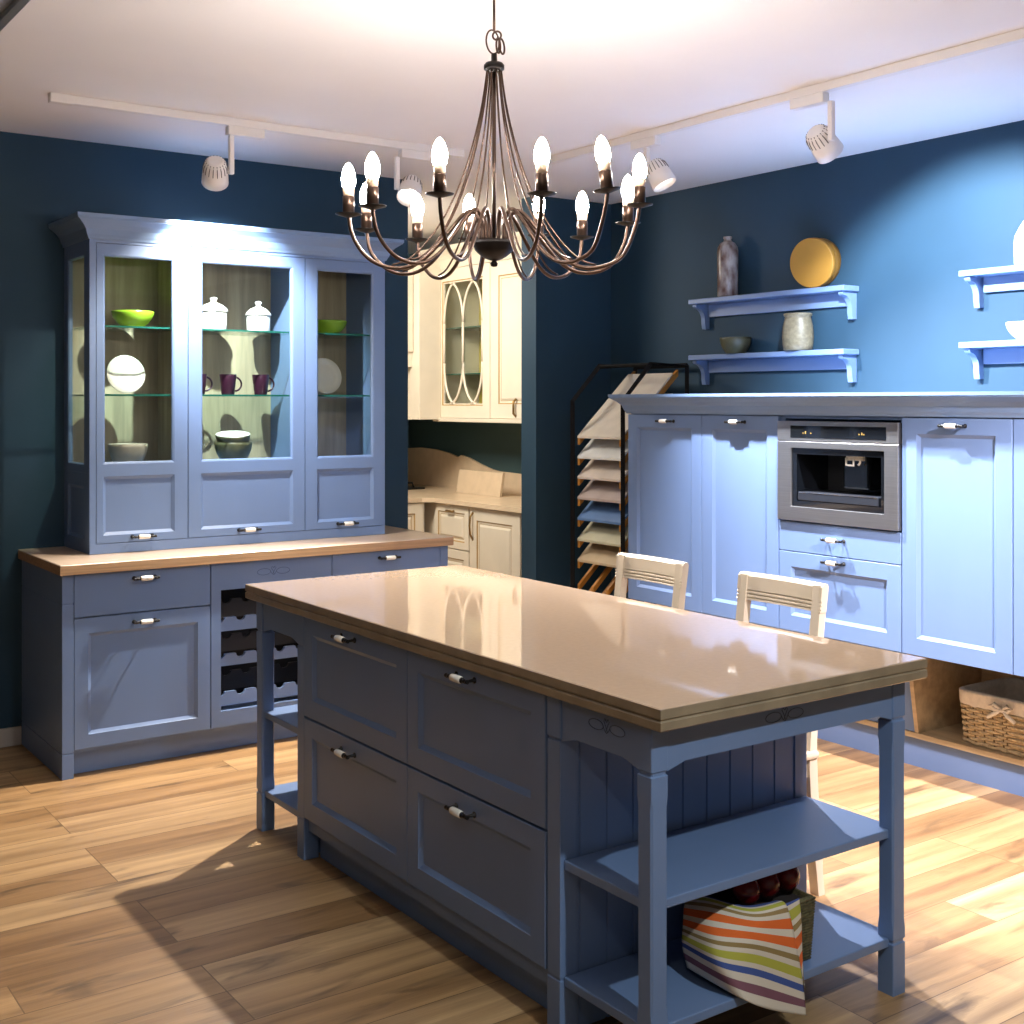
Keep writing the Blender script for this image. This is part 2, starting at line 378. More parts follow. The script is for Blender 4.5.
def pilaster(x0, x1, y0, y1):
    mb = MB(); c = .004
    mb.box(x0, x1, y0, y1, 0.0, .140, .003); mb.box(x0 + .003, x1 - .003, y0 + .003, y1 - .003, .139, .147)
    mb.box(x0 + .001, x1 - .001, y0 + .001, y1 - .001, .146, .735, .002)
    mb.box(x0 + .004, x1 - .004, y0 + .004, y1 - .004, .734, .742); mb.box(x0, x1, y0, y1, .741, .846, .003)
    mb.build('pilaster', PAINT, isl)
pilaster(FX, FX + .057, CY0, CY0 + .055); pilaster(FX, FX + .057, CY1 - .055, CY1)
pilaster(2.764 - .052, 2.764, CY0, CY0 + .03); pilaster(2.764 - .052, 2.764, CY1 - .03, CY1)
def post(x0, y0):
    mb = MB(); x1 = x0 + PW; y1 = y0 + PW; cx, cy = (x0 + x1) / 2, (y0 + y1) / 2; h = PW / 2
    def sq(r, z, ch):
        c = ch
        return [(cx + a, cy + b, z) for a, b in ((-r + c, -r), (r - c, -r), (r, -r + c), (r, r - c), (r - c, r), (-r + c, r), (-r, r - c), (-r, -r + c))]
    prof = [(h, 0, .002), (h, .135, .002), (h - .003, .138, .003), (h - .003, .144, .003), (h, .148, .002), (h, .175, .002), (h - .0005, .20, .005), (h - .0005, .655, .005),
            (h, .68, .002), (h, .728, .002), (h - .0035, .731, .003), (h - .0035, .737, .003), (h, .741, .002), (h, .846, .002)]
    mb.loft([sq(r, z, c) for r, z, c in prof])
    return mb.build('leg', PAINT, isl)
posts = [(FX, 2.096), (2.764 - PW, 2.096), (FX, 4.290 - PW), (2.764 - PW, 4.290 - PW)]
for p in posts: post(*p)
def apron(T, u0, u1, n0, zc=.752, ze=.736):
    k = 14; pts = []
    for i in range(k + 1):
        s = i / k; e = min(s, 1 - s) * (u1 - u0) / .055
        pts.append((u0 + (u1 - u0) * s, ze + (zc - ze) * min(1, e) ** 1.0))
    poly = pts + [(u1, .846), (u0, .846)]
    mb = MB(T); mb.prism(poly, n0, n0 + .02, 'xz'); return mb.build('apron', PAINT, isl)
apron(S_(2.124), FX + PW, 2.764 - PW, .004)
apron(W_(FX), 2.096 + PW, CY0, -.026); apron(W_(FX), CY1, 4.290 - PW, -.026)
apron(W_(2.764), 2.096 + PW, CY0, .004); apron(W_(2.764), CY1, 4.290 - PW, .004)
apron(S_(4.266), FX + PW, 2.764 - PW, -.022)
ornament(S_(2.0995), 2.300, .808, 0, isl); ornament(W_(1.8665), 2.262, .808, 0, isl)
for z in (.44, .15):
    for (ya, yb) in ((2.112, CY0), (CY1, 4.274)):
        mb = MB(); mb.box(FX + .012, 2.764 - .012, ya, yb + (0.0 if ya < 3 else 0), z - .024, z, .003); mb.build('shelf', PAINT, isl)
for (u0, u1) in ((3.187, 3.885), (2.498, 3.184)):
    for (z0, z1, hz) in ((.148, .496, .450), (.500, .846, .818)):
        mb = MB(W_(FX + .018)); door_front(mb, u0, u1, z0 + .001, z1 - .002, .062, .018, .058); d = mb.build('drawer', PAINT, isl)
        handle(W_(FX), (u0 + u1) / 2 + .025, hz, 0, d)
# worktop: two stone layers with a fine groove between
mb = MB()
def slabloop(e, z): return [(IX0 + e, IY0 + e, z), (IX1 - e, IY0 + e, z), (IX1 - e, IY1 - e, z), (IX0 + e, IY1 - e, z)]
mb.mi = 1
mb.loft([slabloop(e, z) for e, z in ((.004, .8465), (.0, .850), (.0, .868), (.004, .8715), (.004, .873), (.0, .876), (.0, .8975))], cap1=False)
mb.mi = 0
mb.loft([slabloop(e, z) for e, z in ((0, .8975), (.003, .900))], cap0=False)
wt = mb.build('worktop', [STONE, STONE_EDGE]); tag(wt, 'glossy beige stone worktop with double edge on the blue island', 'worktop')

# ------------------------------------------------------------------ sideboard (base of the dresser)
BX0, BX1, BF = 1.43, 3.329, 5.29
sb = thing('sideboard', 'long blue base cabinet with wine rack standing against the back wall', 'cabinet', (2.38, 5.63, 0))
mb = MB(); mb.box(BX0 + .03, 2.075, BF + .022, YB - .003, .10, .845); mb.box(2.678, BX1 - .03, BF + .022, YB - .003, .10, .845)
mb.box(2.0745, 2.6785, BF + .30, YB - .003, .10, .845)
mb.box(2.0745, 2.6785, BF + .022, BF + .30, .10, .17); mb.box(2.0745, 2.6785, BF + .022, BF + .30, .75, .845)
mb.box(BX0 + .04, BX1 - .04, BF + .06, YB - .003, 0.002, .101); mb.build('carcass', PAINT, sb)
def side_post(x0, x1):
    mb = MB()
    mb.box(x0, x1, BF, YB - .003, 0, .104, .002); mb.box(x0 + .003, x1 - .003, BF + .003, YB - .003, .103, .110)
    mb.box(x0, x1, BF, YB - .003, .109, .729, .002); mb.box(x0 + .003, x1 - .003, BF + .003, YB - .003, .728, .735)
    mb.box(x0, x1, BF, YB - .003, .734, .855, .002); mb.build('side_panel', PAINT, sb)
side_post(BX0, 1.478); side_post(3.283, BX1)
T = S_(BF + .02)
for (u0, u1) in ((1.480, 2.076), (2.681, 3.281)):
    mb = MB(T); slab_front(mb, u0, u1, .674, .853); d = mb.build('drawer', PAINT, sb); handle(S_(BF), (u0 + u1) / 2 + (.0 if u0 < 2 else .0), .820, 0, d)
    mb = MB(T); door_front(mb, u0, u1, .118, .668, .058, .02, .066); d = mb.build('door', PAINT, sb); handle(S_(BF), (u0 + u1) / 2, .632, 0, d)
mb = MB(T)
mb.ring(2.080, 2.677, .118, .853, [(0, 0), (0, .02), ((.045, .045, .07, .12), .02), ((.045, .045, .07, .12), 0)], hole=True)
mb.build('front_frame', PAINT, sb)
ornament(S_(BF - .0005), 2.38, .80, 0, sb, 1.2)
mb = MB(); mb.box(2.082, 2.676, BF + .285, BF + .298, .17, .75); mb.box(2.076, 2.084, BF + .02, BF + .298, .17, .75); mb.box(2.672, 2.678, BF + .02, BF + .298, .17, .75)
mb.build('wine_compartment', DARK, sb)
def scallop(z0, z1, y, t, matl, amp=.016, shift=0.0, name='bottle_rail'):
    u0, u1 = 2.085, 2.672; n = 6; w_ = (u1 - u0) / n; top = [];
    for i in range(n):
        c = u0 + (i + .5) * w_ + shift; r = .022
        top += [(u0 + i * w_ + .001, z1), (c - r - .006, z1)]
        for k in range(9): a = PI + PI * k / 8; top.append((c + r * math.cos(a), z1 - .002 + amp * math.sin(a)))
        top += [(c + r + .006, z1)]
    top.append((u1, z1))
    mb = MB(); mb.prism(top + [(u1, z0), (u0, z0)], y, y + t, 'xz'); mb.build(name, matl, sb)
for (a, b) in ((.541, .604), (.384, .438), (.204, .267)):
    scallop(a, b, BF + .030, .016, PAINT, .018)
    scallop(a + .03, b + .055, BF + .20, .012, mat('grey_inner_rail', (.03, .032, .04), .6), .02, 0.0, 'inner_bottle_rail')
mb = MB()
x0, x1, y0, y1 = 1.415, 3.345, 5.262, YB - .001
mb.mi = 1; mb.loft([[(x0 + e, y0 + e, z), (x1 - e, y0 + e, z), (x1 - e, y1, z), (x0 + e, y1, z)] for e, z in ((.002, .857), (0, .859), (0, .897))], cap1=False)
mb.mi = 0; mb.loft([[(x0 + e, y0 + e, z), (x1 - e, y0 + e, z), (x1 - e, y1, z), (x0 + e, y1, z)] for e, z in ((0, .897), (.003, .900))], cap0=False)
tag(mb.build('worktop', [LAM, LAM_EDGE]), 'wood grain laminate worktop on the sideboard against the back wall', 'worktop')

# ------------------------------------------------------------------ display cabinet
HX0, HX1, HF = 1.622, 3.117, 5.56
hc = thing('display_cabinet', 'blue glass fronted display cabinet with cornice standing on the sideboard', 'cabinet', (2.37, 5.76, .9005))
T = S_(HF)
DV1, DV2 = 2.073, 2.668
z0h, z1h = .9008, 2.305
mb = MB()   # right side, top, floor, dividers, base strip
mb.box(HX1 - .02, HX1, HF + .022, YB - .003, z0h, z1h); mb.box(HX0 + .02, HX1 - .02, HF + .022, YB - .003, z1h - .03, z1h)
mb.box(HX0 + .02, HX1 - .02, HF + .022, YB - .02, 1.262, 1.282); mb.box(HX0 + .02, HX1 - .02, HF + .022, YB - .02, .925, .942)
mb.box(DV2 - .009, DV2 + .009, HF + .022, YB - .02, 1.282, z1h - .03)
mb.box(DV1 - .009, DV1 + .009, HF + .022, YB - .02, .942, 1.262); mb.box(DV2 - .009, DV2 + .009, HF + .022, YB - .02, .942, 1.262)
mb.build('carcass', PAINT, hc)
mb = MB(); mb.box(HX0 + .018, HX1 - .018, YB - .018, YB - .006, .93, z1h - .01); mb.build('back_panel', BACKWOOD, hc)
mb = MB(); mb.box(DV1 - .009, DV1 + .009, HF + .024, YB - .019, 1.283, z1h - .031); mb.build('partition', BACKWOOD, hc)
mb = MB()   # glazed left side
Tl = W_(HX0 + .02)
mb = MB(Tl)
mb.ring(HF + .0205, YB - .003, 1.262, z1h, [(0, 0), (0, .02), ((.062, .062, .035, .065), .02), ((.066, .066, .039, .069), .014), ((.066, .066, .039, .069), 0)], hole=True)
door_front(mb, HF + .0205, YB - .003, z0h, 1.262, .062, .02)
sp = mb.build('side_panel', PAINT, hc)
mb = MB(Tl); mb.box(HF + .05, YB - .05, .006, .010, 1.29, z1h - .06); mb.build('side_pane', PANE, sp)
mb = MB(S_(HF + .02)); mb.box(HX0, HX1, 0, .02, z0h, .946, .001); mb.box(HX0, 1.650, 0, .0195, .9455, z1h); mb.box(HX1 - .012, HX1, 0, .0195, .9455, z1h); mb.box(1.65, HX1 - .012, 0, .0195, 2.291, z1h)
mb.build('face_frame', PAINT, hc)
for (u0, u1, fl, fr, hx) in ((1.652, 2.071, .029, .062, 1.858), (2.075, 2.666, .060, .062, 2.368), (2.670, 3.104, .062, .054, 2.893)):
    mb = MB(S_(HF + .02)); t = .021
    lo = .948; mid = 1.272; hi = 2.288
    a = (fl, fr, .028, .047); g = lambda d: tuple(k + d for k in a)
    mb.ring(u0, u1, mid, hi, [(0, 0), (0, t), (a, t), (g(.006), t - .003), (g(.010), t - .008), (g(.010), 0)], hole=True)
    b = (fl, fr, .034, .026); gb = lambda d: tuple(k + d for k in b)
    mb.ring(u0, u1, lo, mid, [(0, 0), (0, t), (b, t), (gb(.0015), t - .002), (gb(.014), t - .011)])
    d = mb.build('door', PAINT, hc)
    mb = MB(S_(HF + .02)); mb.box(u0 + fl, u1 - fr, .006, .010, mid + .03, hi - .045); mb.build('glass_pane', PANE, d)
    handle(S_(HF), hx, .970, .001, d)
mb = MB()
u_sweep(mb, lambda o: [(HX0 - o, YB - .003), (HX0 - o, HF - o), (HX1 + o, HF - o), (HX1 + o, YB - .003)], cornice_prof(z1h, .105, .072))
mb.box(HX0 + .01, HX1 - .01, HF + .01, YB - .003, z1h + .0005, z1h + .09)
mb.build('cornice', PAINT2, hc)
for (a, b) in ((HX0 + .023, DV1 - .010), (DV1 + .010, DV2 - .010), (DV2 + .010, HX1 - .021)):
    for z in (1.925, 1.615):
        mb = MB(); mb.box(a, b, HF + .032, YB - .020, z - .008, z); mb.mi = 1; mb.box(a, b, HF + .030, HF + .032, z - .008, z)
        mb.build('glass_shelf', [GSHELF, GEDGE], hc)

# ------------------------------------------------------------------ crockery
def bowl(name, label, cx, cy, z, r, h, foot, m1, m2=None, group=None, tilt=None):
    mb = MB()
    prof = [(foot, 0), (foot * 1.05, .004)]
    for i in range(1, 9):
        s = i / 8; prof.append((foot + (r - foot) * (1 - (1 - s) ** 1.9), .004 + (h - .004) * s ** 1.15))
    mb.lathe(prof, (0, 0, 0), 36, cap1=False)
    mb.mi = 1 if m2 else 0
    inn = [(r, h), (r - .003, h + .0015), (r - .006, h)]
    for i in range(8, -1, -1):
        s = i / 8; inn.append(((foot + (r - foot) * (1 - (1 - s) ** 1.9)) * .97 - .004 if s > 0 else .001, .010 + (h - .012) * s ** 1.15))
    mb.lathe(inn, (0, 0, 0), 36, cap0=False, cap1=True)
    o = mb.build(name, [m1, m2 or m1]); o.location = (cx, cy, z)
    if tilt: o.rotation_euler = tilt
    return tag(o, label, 'bowl', group)
YS = 5.76
bowl('bowl', 'lime green bowl on the top glass shelf behind the left door', 1.880, YS, 1.9255, .097, .078, .042, GREEN)
bowl('bowl', 'lime green bowl on the top glass shelf behind the right door', 2.895, YS, 1.9255, .097, .072, .042, GREEN)
bowl('bowl', 'taupe bowl standing on the cabinet floor behind the left door', 1.858, YS, 1.2825, .089, .100, .055, TAUPE)
bowl('bowl', 'lower olive bowl of the nested pair behind the middle door', 2.378, YS, 1.2825, .092, .098, .050, OLIVE)
bowl('bowl', 'tilted olive bowl with white inside, upper one of the nested pair', 2.376, YS, 1.345, .084, .078, .042, OLIVE, WHITEC, tilt=(math.radians(9), math.radians(-4), 0))
def plate(label, cx, cy, z, r, lean):
    mb = MB(); mb.lathe([(r * .55, 0), (r * .62, .003), (r * .97, .015), (r, .018), (r * .985, .020), (r * .62, .008), (.001, .007)], (0, 0, 0), 40)
    o = mb.build('plate', PLATE); o.location = (cx, cy, z); o.rotation_euler = (math.radians(90 - lean), 0, 0)
    return tag(o, label, 'plate')
plate('white round plate standing upright on the middle shelf, left door', 1.836, 5.74, 1.615 + .0905, .090, 12)
plate('cream round plate standing upright on the middle shelf, right door', 2.858, 5.74, 1.615 + .0945, .094, 12)
def canister(label, cx, r, h):
    t = thing('canister', label, 'jar', (cx, YS, 1.9255))
    mb = MB(); mb.lathe([(r * .9, 0), (r * .96, .006), (r, .03), (r, h), (r * .94, h + .004)], (cx, YS, 1.9255), 36); mb.build('body', WHITEC, t)
    z = 1.9255 + h + .0045
    mb = MB(); mb.lathe([(r * 1.08, 0), (r * 1.10, .006), (r * 1.02, .016), (r * .72, .034), (r * .35, .044), (r * .20, .048), (r * .20, .056), (r * .30, .062), (r * .28, .070), (r * .05, .074)], (cx, YS, z), 36); mb.build('lid', WHITEC, t)
canister('larger white lidded canister on the top shelf behind the middle door', 2.276, .064, .088)
canister('smaller white lidded canister on the top shelf, middle door', 2.510, .058, .078)
def mug(label, cx):
    t = thing('mug', label, 'mug', (cx, YS, 1.6155), 'purple mugs on the middle glass shelf')
    mb = MB(); mb.lathe([(.030, 0), (.032, .004), (.038, .06), (.042, .098), (.0415, .100), (.039, .098), (.035, .06), (.028, .008), (.001, .007)], (cx, YS, 1.6155), 32)
    mb.build('cup', PURPLE, t)
    mb = MB(); mb.tube([(cx + .036 + .034 * math.sin(a) * 1.0, YS, 1.6155 + .052 - .034 * math.cos(a)) for a in [PI * i / 12 for i in range(13)]], .0048, 8)
    mb.build('handle', PURPLE, t)
mug('purple mug partly hidden by the door frame, leftmost of three', 2.198)
mug('purple mug in the middle of the three on the glass shelf', 2.350)
mug('purple mug below the smaller canister, rightmost of three', 2.522)

# ------------------------------------------------------------------ tall units on the right wall
UX = 4.24
def tall_cabinet(label, y0, y1, fronts, z0=.545, hollow=None):
    t = thing('tall_cabinet', label, 'cabinet', (4.6, (y0 + y1) / 2, z0))
    mb = MB()
    if hollow:
        a, b = hollow
        mb.box(UX + .022, XR - .003, y0 + .0005, y1 - .0005, z0, a); mb.box(UX + .022, XR - .003, y0 + .0005, y1 - .0005, b, 1.519)
        mb.box(UX + .45, XR - .003, y0 + .0005, y1 - .0005, a, b); mb.box(UX + .022, UX + .45, y0 + .0005, y0 + .02, a, b); mb.box(UX + .022, UX + .45, y1 - .02, y1 - .0005, a, b)
    else: mb.box(UX + .022, XR - .003, y0 + .0005, y1 - .0005, z0, 1.519)
    mb.build('carcass', PAINT, t)
    for (kind, u0, u1, a, b, hy, hz) in fronts:
        mb = MB(W_(UX + .02))
        if kind == 'drawer_slab': slab_front(mb, u0, u1, a, b)
        else: door_front(mb, u0, u1, a, b, .070, .02, .066)
        d = mb.build('drawer' if 'drawer' in kind else 'door', PAINT, t)
        handle(W_(UX), hy, hz, 0, d)
    return t
tall_cabinet('tall blue cabinet at the left end beside the sample rack', 4.408, 4.961, [('door', 4.410, 4.960, .547, 1.515, 4.655, 1.483)])
tall_cabinet('tall blue cabinet directly left of the coffee machine', 3.907, 4.407, [('door', 3.909, 4.406, .547, 1.515, 4.165, 1.485)])
tall_cabinet('blue drawer cabinet housing the built in coffee machine', 3.235, 3.906, [('drawer_slab', 3.237, 3.904, .908, 1.040, 3.578, .978), ('drawer', 3.237, 3.904, .547, .904, 3.578, .880)], hollow=(1.043, 1.505))
tall_cabinet('tall blue cabinet directly right of the coffee machine', 2.730, 3.234, [('door', 2.732, 3.232, .547, 1.515, 2.981, 1.485)])
tall_cabinet('tall blue cabinet cut by the right edge of the photo', 2.10, 2.729, [('door', 2.102, 2.727, .547, 1.515, 2.42, 1.485)])
mb = MB()
u_sweep(mb, lambda o: [(XR - .003, 4.961 + o), (UX - o, 4.961 + o), (UX - o, 2.10)], cornice_prof(1.5195, .100, .075))
mb.box(UX + .01, XR - .003, 2.10, 4.955, 1.5200, 1.600)
tag(mb.build('cornice', PAINT2), 'long blue cornice shelf capping the tall cabinets on the right wall', 'cornice')
# recessed plinth with an oak open shelf below the doors
pl = thing('plinth_shelf', 'grey blue plinth with open oak shelf below the tall cabinets', 'plinth', (4.7, 3.5, 0))
MB().box(4.515, XR - .02, 2.10, 4.955, 0.0, .128).build('plinth', PAINT, pl)
MB().box(4.490, XR - .003, 2.10, 4.958, .1285, .152, .002).build('shelf_board', NICHE, pl)
MB().box(XR - .012, XR - .002, 2.10, 4.955, .1525, .5445).build('back_panel', NICHE, pl)
for y in (3.340, 4.938):
    mb = MB(); mb.prism([(4.494, .1525), (XR - .0125, .1525), (XR - .0125, .5445), (4.43, .5445)], y, y + .019, 'xz'); mb.build('side_panel', NICHE, pl)
MB().box(4.50, 4.515, 3.360, 4.937, .1525, .5445).build('blind_panel', PAINT, pl)

# coffee machine
cm = thing('coffee_machine', 'built in stainless steel coffee machine with black glass front', 'coffee machine', (4.3, 3.57, 1.045))
mb = MB(W_(UX)); Y0, Y1, Z0, Z1 = 3.240, 3.902, 1.048, 1.500
mb.box(Y0 + .03, Y1 - .03, -.34, -.24, 1.060, 1.49); mb.build('body', DARK, cm)
mb = MB(W_(UX + .005)); mb.ring(Y0, Y1, Z0, 1.403, [(0, -.02), (0, .018), (.002, .020), ((.070, .080, .062, .028), .020), ((.072, .082, .064, .030), .016), ((.072, .082, .064, .030), -.02)], hole=True)
fr_ = mb.build('door_frame', STEEL, cm)
mb = MB(W_(UX + .005)); mb.ring(Y0, Y1, 1.406, 1.494, [(0, -.02), (0, .018), (.002, .020)]); cp = mb.build('control_panel', STEEL, cm)
mb = MB(W_(UX)); mb.box(3.300, 3.822, .0152, .0165, 1.420, 1.474, .0004); mb.build('display', BGLASS, cp)
mb = MB(W_(UX))
for yy in (3.42, 3.435, 3.41, 3.73, 3.745, 3.70):
    mb.box(yy, yy + .006, .0166, .0172, 1.438, 1.444 + (.006 if yy in (3.42, 3.73) else 0))
mb.build('indicator', mat('amber_indicator', (.35, .22, .05), .5), cp)
# black recess, cavity, spouts, drip tray
mb = MB(W_(UX)); mb.ring(3.306, 3.820, 1.112, 1.373, [(0, -.02), (0, .006), (.026, .006), (.030, -.20), ], hole=True); mb.build('inner_frame', BGLASS, cm)
mb = MB(W_(UX)); mb.box(3.30, 3.84, -.235, -.20, 1.09, 1.39); mb.build('cavity_back', DARK, cm)
mb = MB(W_(UX)); mb.box(3.35, 3.79, -.19, .004, 1.139, 1.178, .004); mb.build('drip_tray', mat('tray_plastic', (.02, .022, .028), .3), cm)
mb = MB(W_(UX)); mb.box(3.44, 3.58, -.15, -.05, 1.20, 1.345, .01); mb.build('brew_head', BGLASS, cm)
mb = MB(W_(UX))
mb.tube([(3.545, -.03, 1.338), (3.545, -.03, 1.305), (3.505, -.03, 1.305), (3.505, -.03, 1.332)], .0055, 6); mb.tube([(3.470, -.03, 1.36), (3.470, -.03, 1.318), (3.480, -.03, 1.308)], .0055, 6)
mb.box(3.46, 3.55, -.05, -.035, 1.326, 1.345)
mb.build('spout', CERAM, cm)
mb = MB(W_(UX)); mb.box(3.36, 3.78, .0042, .0052, 1.174, 1.178); mb.build('tray_trim', CHROME, cm)

# wicker basket in the open shelf
def wicker_basket(label, x0, x1, y0, y1, z0, z1):
    t = thing('wicker_basket', label, 'basket', ((x0 + x1) / 2, (y0 + y1) / 2, z0))
    N = 96
    def per(s, off, z):
        # rounded rectangle perimeter, s in 0..1
        w_, d_ = (x1 - x0) / 2 + off, (y1 - y0) / 2 + off; cx, cy = (x0 + x1) / 2, (y0 + y1) / 2
        a = 2 * PI * s; c, s_ = math.cos(a), math.sin(a); e = .22
        return (cx + w_ * math.copysign(abs(c) ** e, c), cy + d_ * math.copysign(abs(s_) ** e, s_), z)
    # arc-length table
    raw = [per(i / 2000, 0, 0) for i in range(2001)]; L = [0]
    for a, b in zip(raw[:-1], raw[1:]): L.append(L[-1] + math.dist(a, b))
    def at(k, off, z):
        tgt = k * L[-1]; lo = 0; hi = 2000
        while hi - lo > 1:
            m = (lo + hi) // 2
            if L[m] <= tgt: lo = m
            else: hi = m
        return per((lo + (tgt - L[lo]) / max(1e-9, L[hi] - L[lo])) / 2000, off, z)
    rows = 13; st = 40; zt = z1 - .055
    mb = MB()
    for r in range(rows):
        z = z0 + .012 + (zt - z0 - .01) * r / rows; fl = .012 * r / rows
        pts = [at(k / (st * 4), fl + .006 * math.cos(PI * k / 4 + (PI if r % 2 else 0)), z) for k in range(st * 4)]
        mb.tube(pts, .0066, 6, closed=True)
    mb.build('woven_strands', WICKER, t)
    mb = MB()
    for i in range(st):
        a = at((i + .0) / st, 0, z0 + .004); b = at(i / st, .012, z1 - .02); mb.tube([a, b], .0035, 5)
    mb.build('stakes', WICKER_D, t)
    mb = MB(); mb.tube([at(k / 120, .004 + .003 * math.sin(k * 1.3), z0 + .008 + .003 * math.cos(k * 1.3)) for k in range(120)], .0075, 6, closed=True); mb.build('foot_braid', WICKER, t)
    mb = MB(); n = 120
    prof = [(.016, z1 - .062), (.020, z1 - .05), (.021, z1 - .01), (.022, z1 - .002), (.012, z1 + .003), (-.002, z1), (-.006, z1 - .03), (-.010, z0 + .02)]
    mb.loft([[at(k / n, o + (.002 * math.sin(k * 2.1) if i < 3 else 0), z + (.003 * math.sin(k * .9) if i == 0 else 0)) for k in range(n)] for i, (o, z) in enumerate(prof)], cap0=False, cap1=True, smooth=True)
    mb.build('linen_liner', LINEN, t)
    yb = y1 - .21; xf = x0 - .028; zb = z1 - .045
    mb = MB()
    for sg in (-1, 1):
        mb.tube([(xf, yb, zb), (xf - .012, yb + sg * .03, zb + .022), (xf - .010, yb + sg * .045, zb + .012), (xf - .006, yb + sg * .03, zb - .004), (xf, yb, zb)], [.005, .009, .010, .008, .004], 6)
        mb.tube([(xf, yb, zb), (xf - .008, yb + sg * .03, zb - .02), (xf - .006, yb + sg * .062, zb - .04)], [.004, .009, .008], 6)
    mb.lathe([(.001, -.01), (.009, -.006), (.010, .004), (.001, .01)], (xf - .004, yb, zb), 10, (1, 0, 0))
    mb.build('linen_bow', mat('bow_linen', (.75, .66, .54), .8), t)
    return t
wicker_basket('large wicker basket with linen liner and bow on the oak shelf', 4.535, 4.88, 2.58, 3.16, .1535, .375)

# ------------------------------------------------------------------ wall shelves
def wall_shelf(label, y0, y1, zt, group):
    t = thing('wall_shelf', label, 'shelf', (XR, (y0 + y1) / 2, zt), group)
    mb = MB(); mb.box(4.838, XR - .001, y0, y1, zt - .028, zt, .004); mb.build('board', PAINT, t)
    mb = MB(); mb.box(XR - .022, XR - .001, y0 + .06, y1 - .06, zt - .098, zt - .0285, .002); mb.build('rail', PAINT, t)
    for yb in (y0 + .018, y1 - .048):
        poly = [(XR - .001, zt - .0285), (XR - .001, zt - .165), (XR - .030, zt - .165), (XR - .036, zt - .135)]
        for k in range(1, 9):
            a = PI / 2 * k / 8; poly.append((XR - .036 - .060 * (1 - math.cos(a)), zt - .120 + .072 * math.sin(a)))
        poly += [(XR - .104, zt - .040), (XR - .104, zt - .0285)]
        mb = MB(); mb.prism(poly, yb, yb + .03, 'xz'); mb.build('bracket', PAINT, t)
    return t
g = 'blue bracket shelves on the right wall'
wall_shelf('upper blue wall shelf holding the mottled bottle and ochre round box', 4.034, 5.140, 2.158, g)
wall_shelf('lower blue wall shelf holding the dark bowl and beige vase', 4.034, 5.140, 1.843, g)
wall_shelf('upper blue wall shelf at the right edge with white bottle', 2.30, 3.385, 2.170, g)
wall_shelf('lower blue wall shelf at the right edge with white bowl', 2.30, 3.385, 1.848, g)
def lathe_thing(name, label, cat, prof, loc, m, n=36, sc=None):
    o = MB().lathe(prof, (0, 0, 0), n).build(name, m); o.location = loc
    if sc: o.scale = sc
    return tag(o, label, cat)
SX = 4.898
lathe_thing('bottle', 'tall mottled brown stoneware bottle on the upper left wall shelf', 'bottle',
            [(.050, 0), (.056, .006), (.057, .12), (.058, .235), (.054, .258), (.040, .278), (.022, .288), (.020, .300), (.024, .303), (.024, .312), (.010, .314)], (4.885, 4.875, 2.1585), MOTTLE, 12, (1, 1.05, 1.06))
dr = thing('round_box', 'ochre yellow round lidded box standing on edge on the wall shelf', 'box', (4.90, 4.27, 2.1585))
ax = Vector((1, .16, 0.12)).normalized(); cc = Vector((4.862, 4.26, 2.1585 + .1285))
mb = MB(); mb.lathe([(.122, -.002), (.1265, .001), (.1275, .004), (.1275, .028), (.1265, .030)], cc, 48, ax); mb.mi = 1
mb.build('lid', [DRUM], dr)
mb = MB(); mb.lathe([(.124, .0305), (.124, .084), (.122, .086)], cc, 48, ax); mb.build('body', DRUM_D, dr)
bowl('bowl', 'small dark olive bowl on the lower left wall shelf', 4.870, 4.800, 1.8435, .086, .086, .050, OLIVE)
lathe_thing('vase', 'beige stoneware vase on the lower left wall shelf', 'vase',
            [(.050, 0), (.057, .005), (.061, .03), (.063, .07), (.060, .12), (.054, .150), (.052, .162), (.057, .168), (.057, .178), (.051, .180), (.048, .165), (.052, .12), (.050, .02), (.001, .015)], (4.880, 4.365, 1.8435), VASE, 36, (1.15, 1.36, 1.08))
lathe_thing('bottle', 'white ceramic bottle with sloping shoulders at the right edge shelf', 'bottle',
            [(.060, 0), (.066, .006), (.067, .10), (.064, .125), (.045, .165), (.022, .200), (.018, .24), (.022, .245), (.022, .255), (.010, .256)], (4.892, 3.065, 2.1705), WHITEC)
bowl('bowl', 'white bowl on the lower shelf at the right edge', 4.880, 3.085, 1.8485, .076, .075, .030, WHITEC)

# ------------------------------------------------------------------ sample rack beside the tall units
rk = thing('sample_rack', 'black metal display rack with orange wooden rails in the room corner', 'rack', (4.66, 5.46, 0))
RY0, RY1 = 5.215, 5.665; RX0, RX1 = 4.42, 4.90
def bar(mb, a, b, w=.012): mb.tube([a, b], w, 4, smooth=False)
for y in (RY0, RY1):
    mb = MB(); wv = .013
    mb.tube([(RX0, y, 0), (RX0, y, 1.585), (4.62, y, 1.79), (RX1, y, 1.79), (RX1, y, 0)], .0165, 4, smooth=False); mb.build('side_frame', RACKBLACK, rk)
mb = MB(); bar(mb, (RX1, RY0, 1.79), (RX1, RY1, 1.79), .014); bar(mb, (RX1, RY0, .03), (RX1, RY1, .03)); bar(mb, (RX0, RY0, .03), (RX0, RY1, .03)); bar(mb, (4.62, RY0, 1.79), (4.62, RY1, 1.79), .010)
mb.build('cross_bar', RACKBLACK, rk)
zs = [1.380, 1.262, 1.145, 1.026, .906, .785, .665, .535, .415, .295]
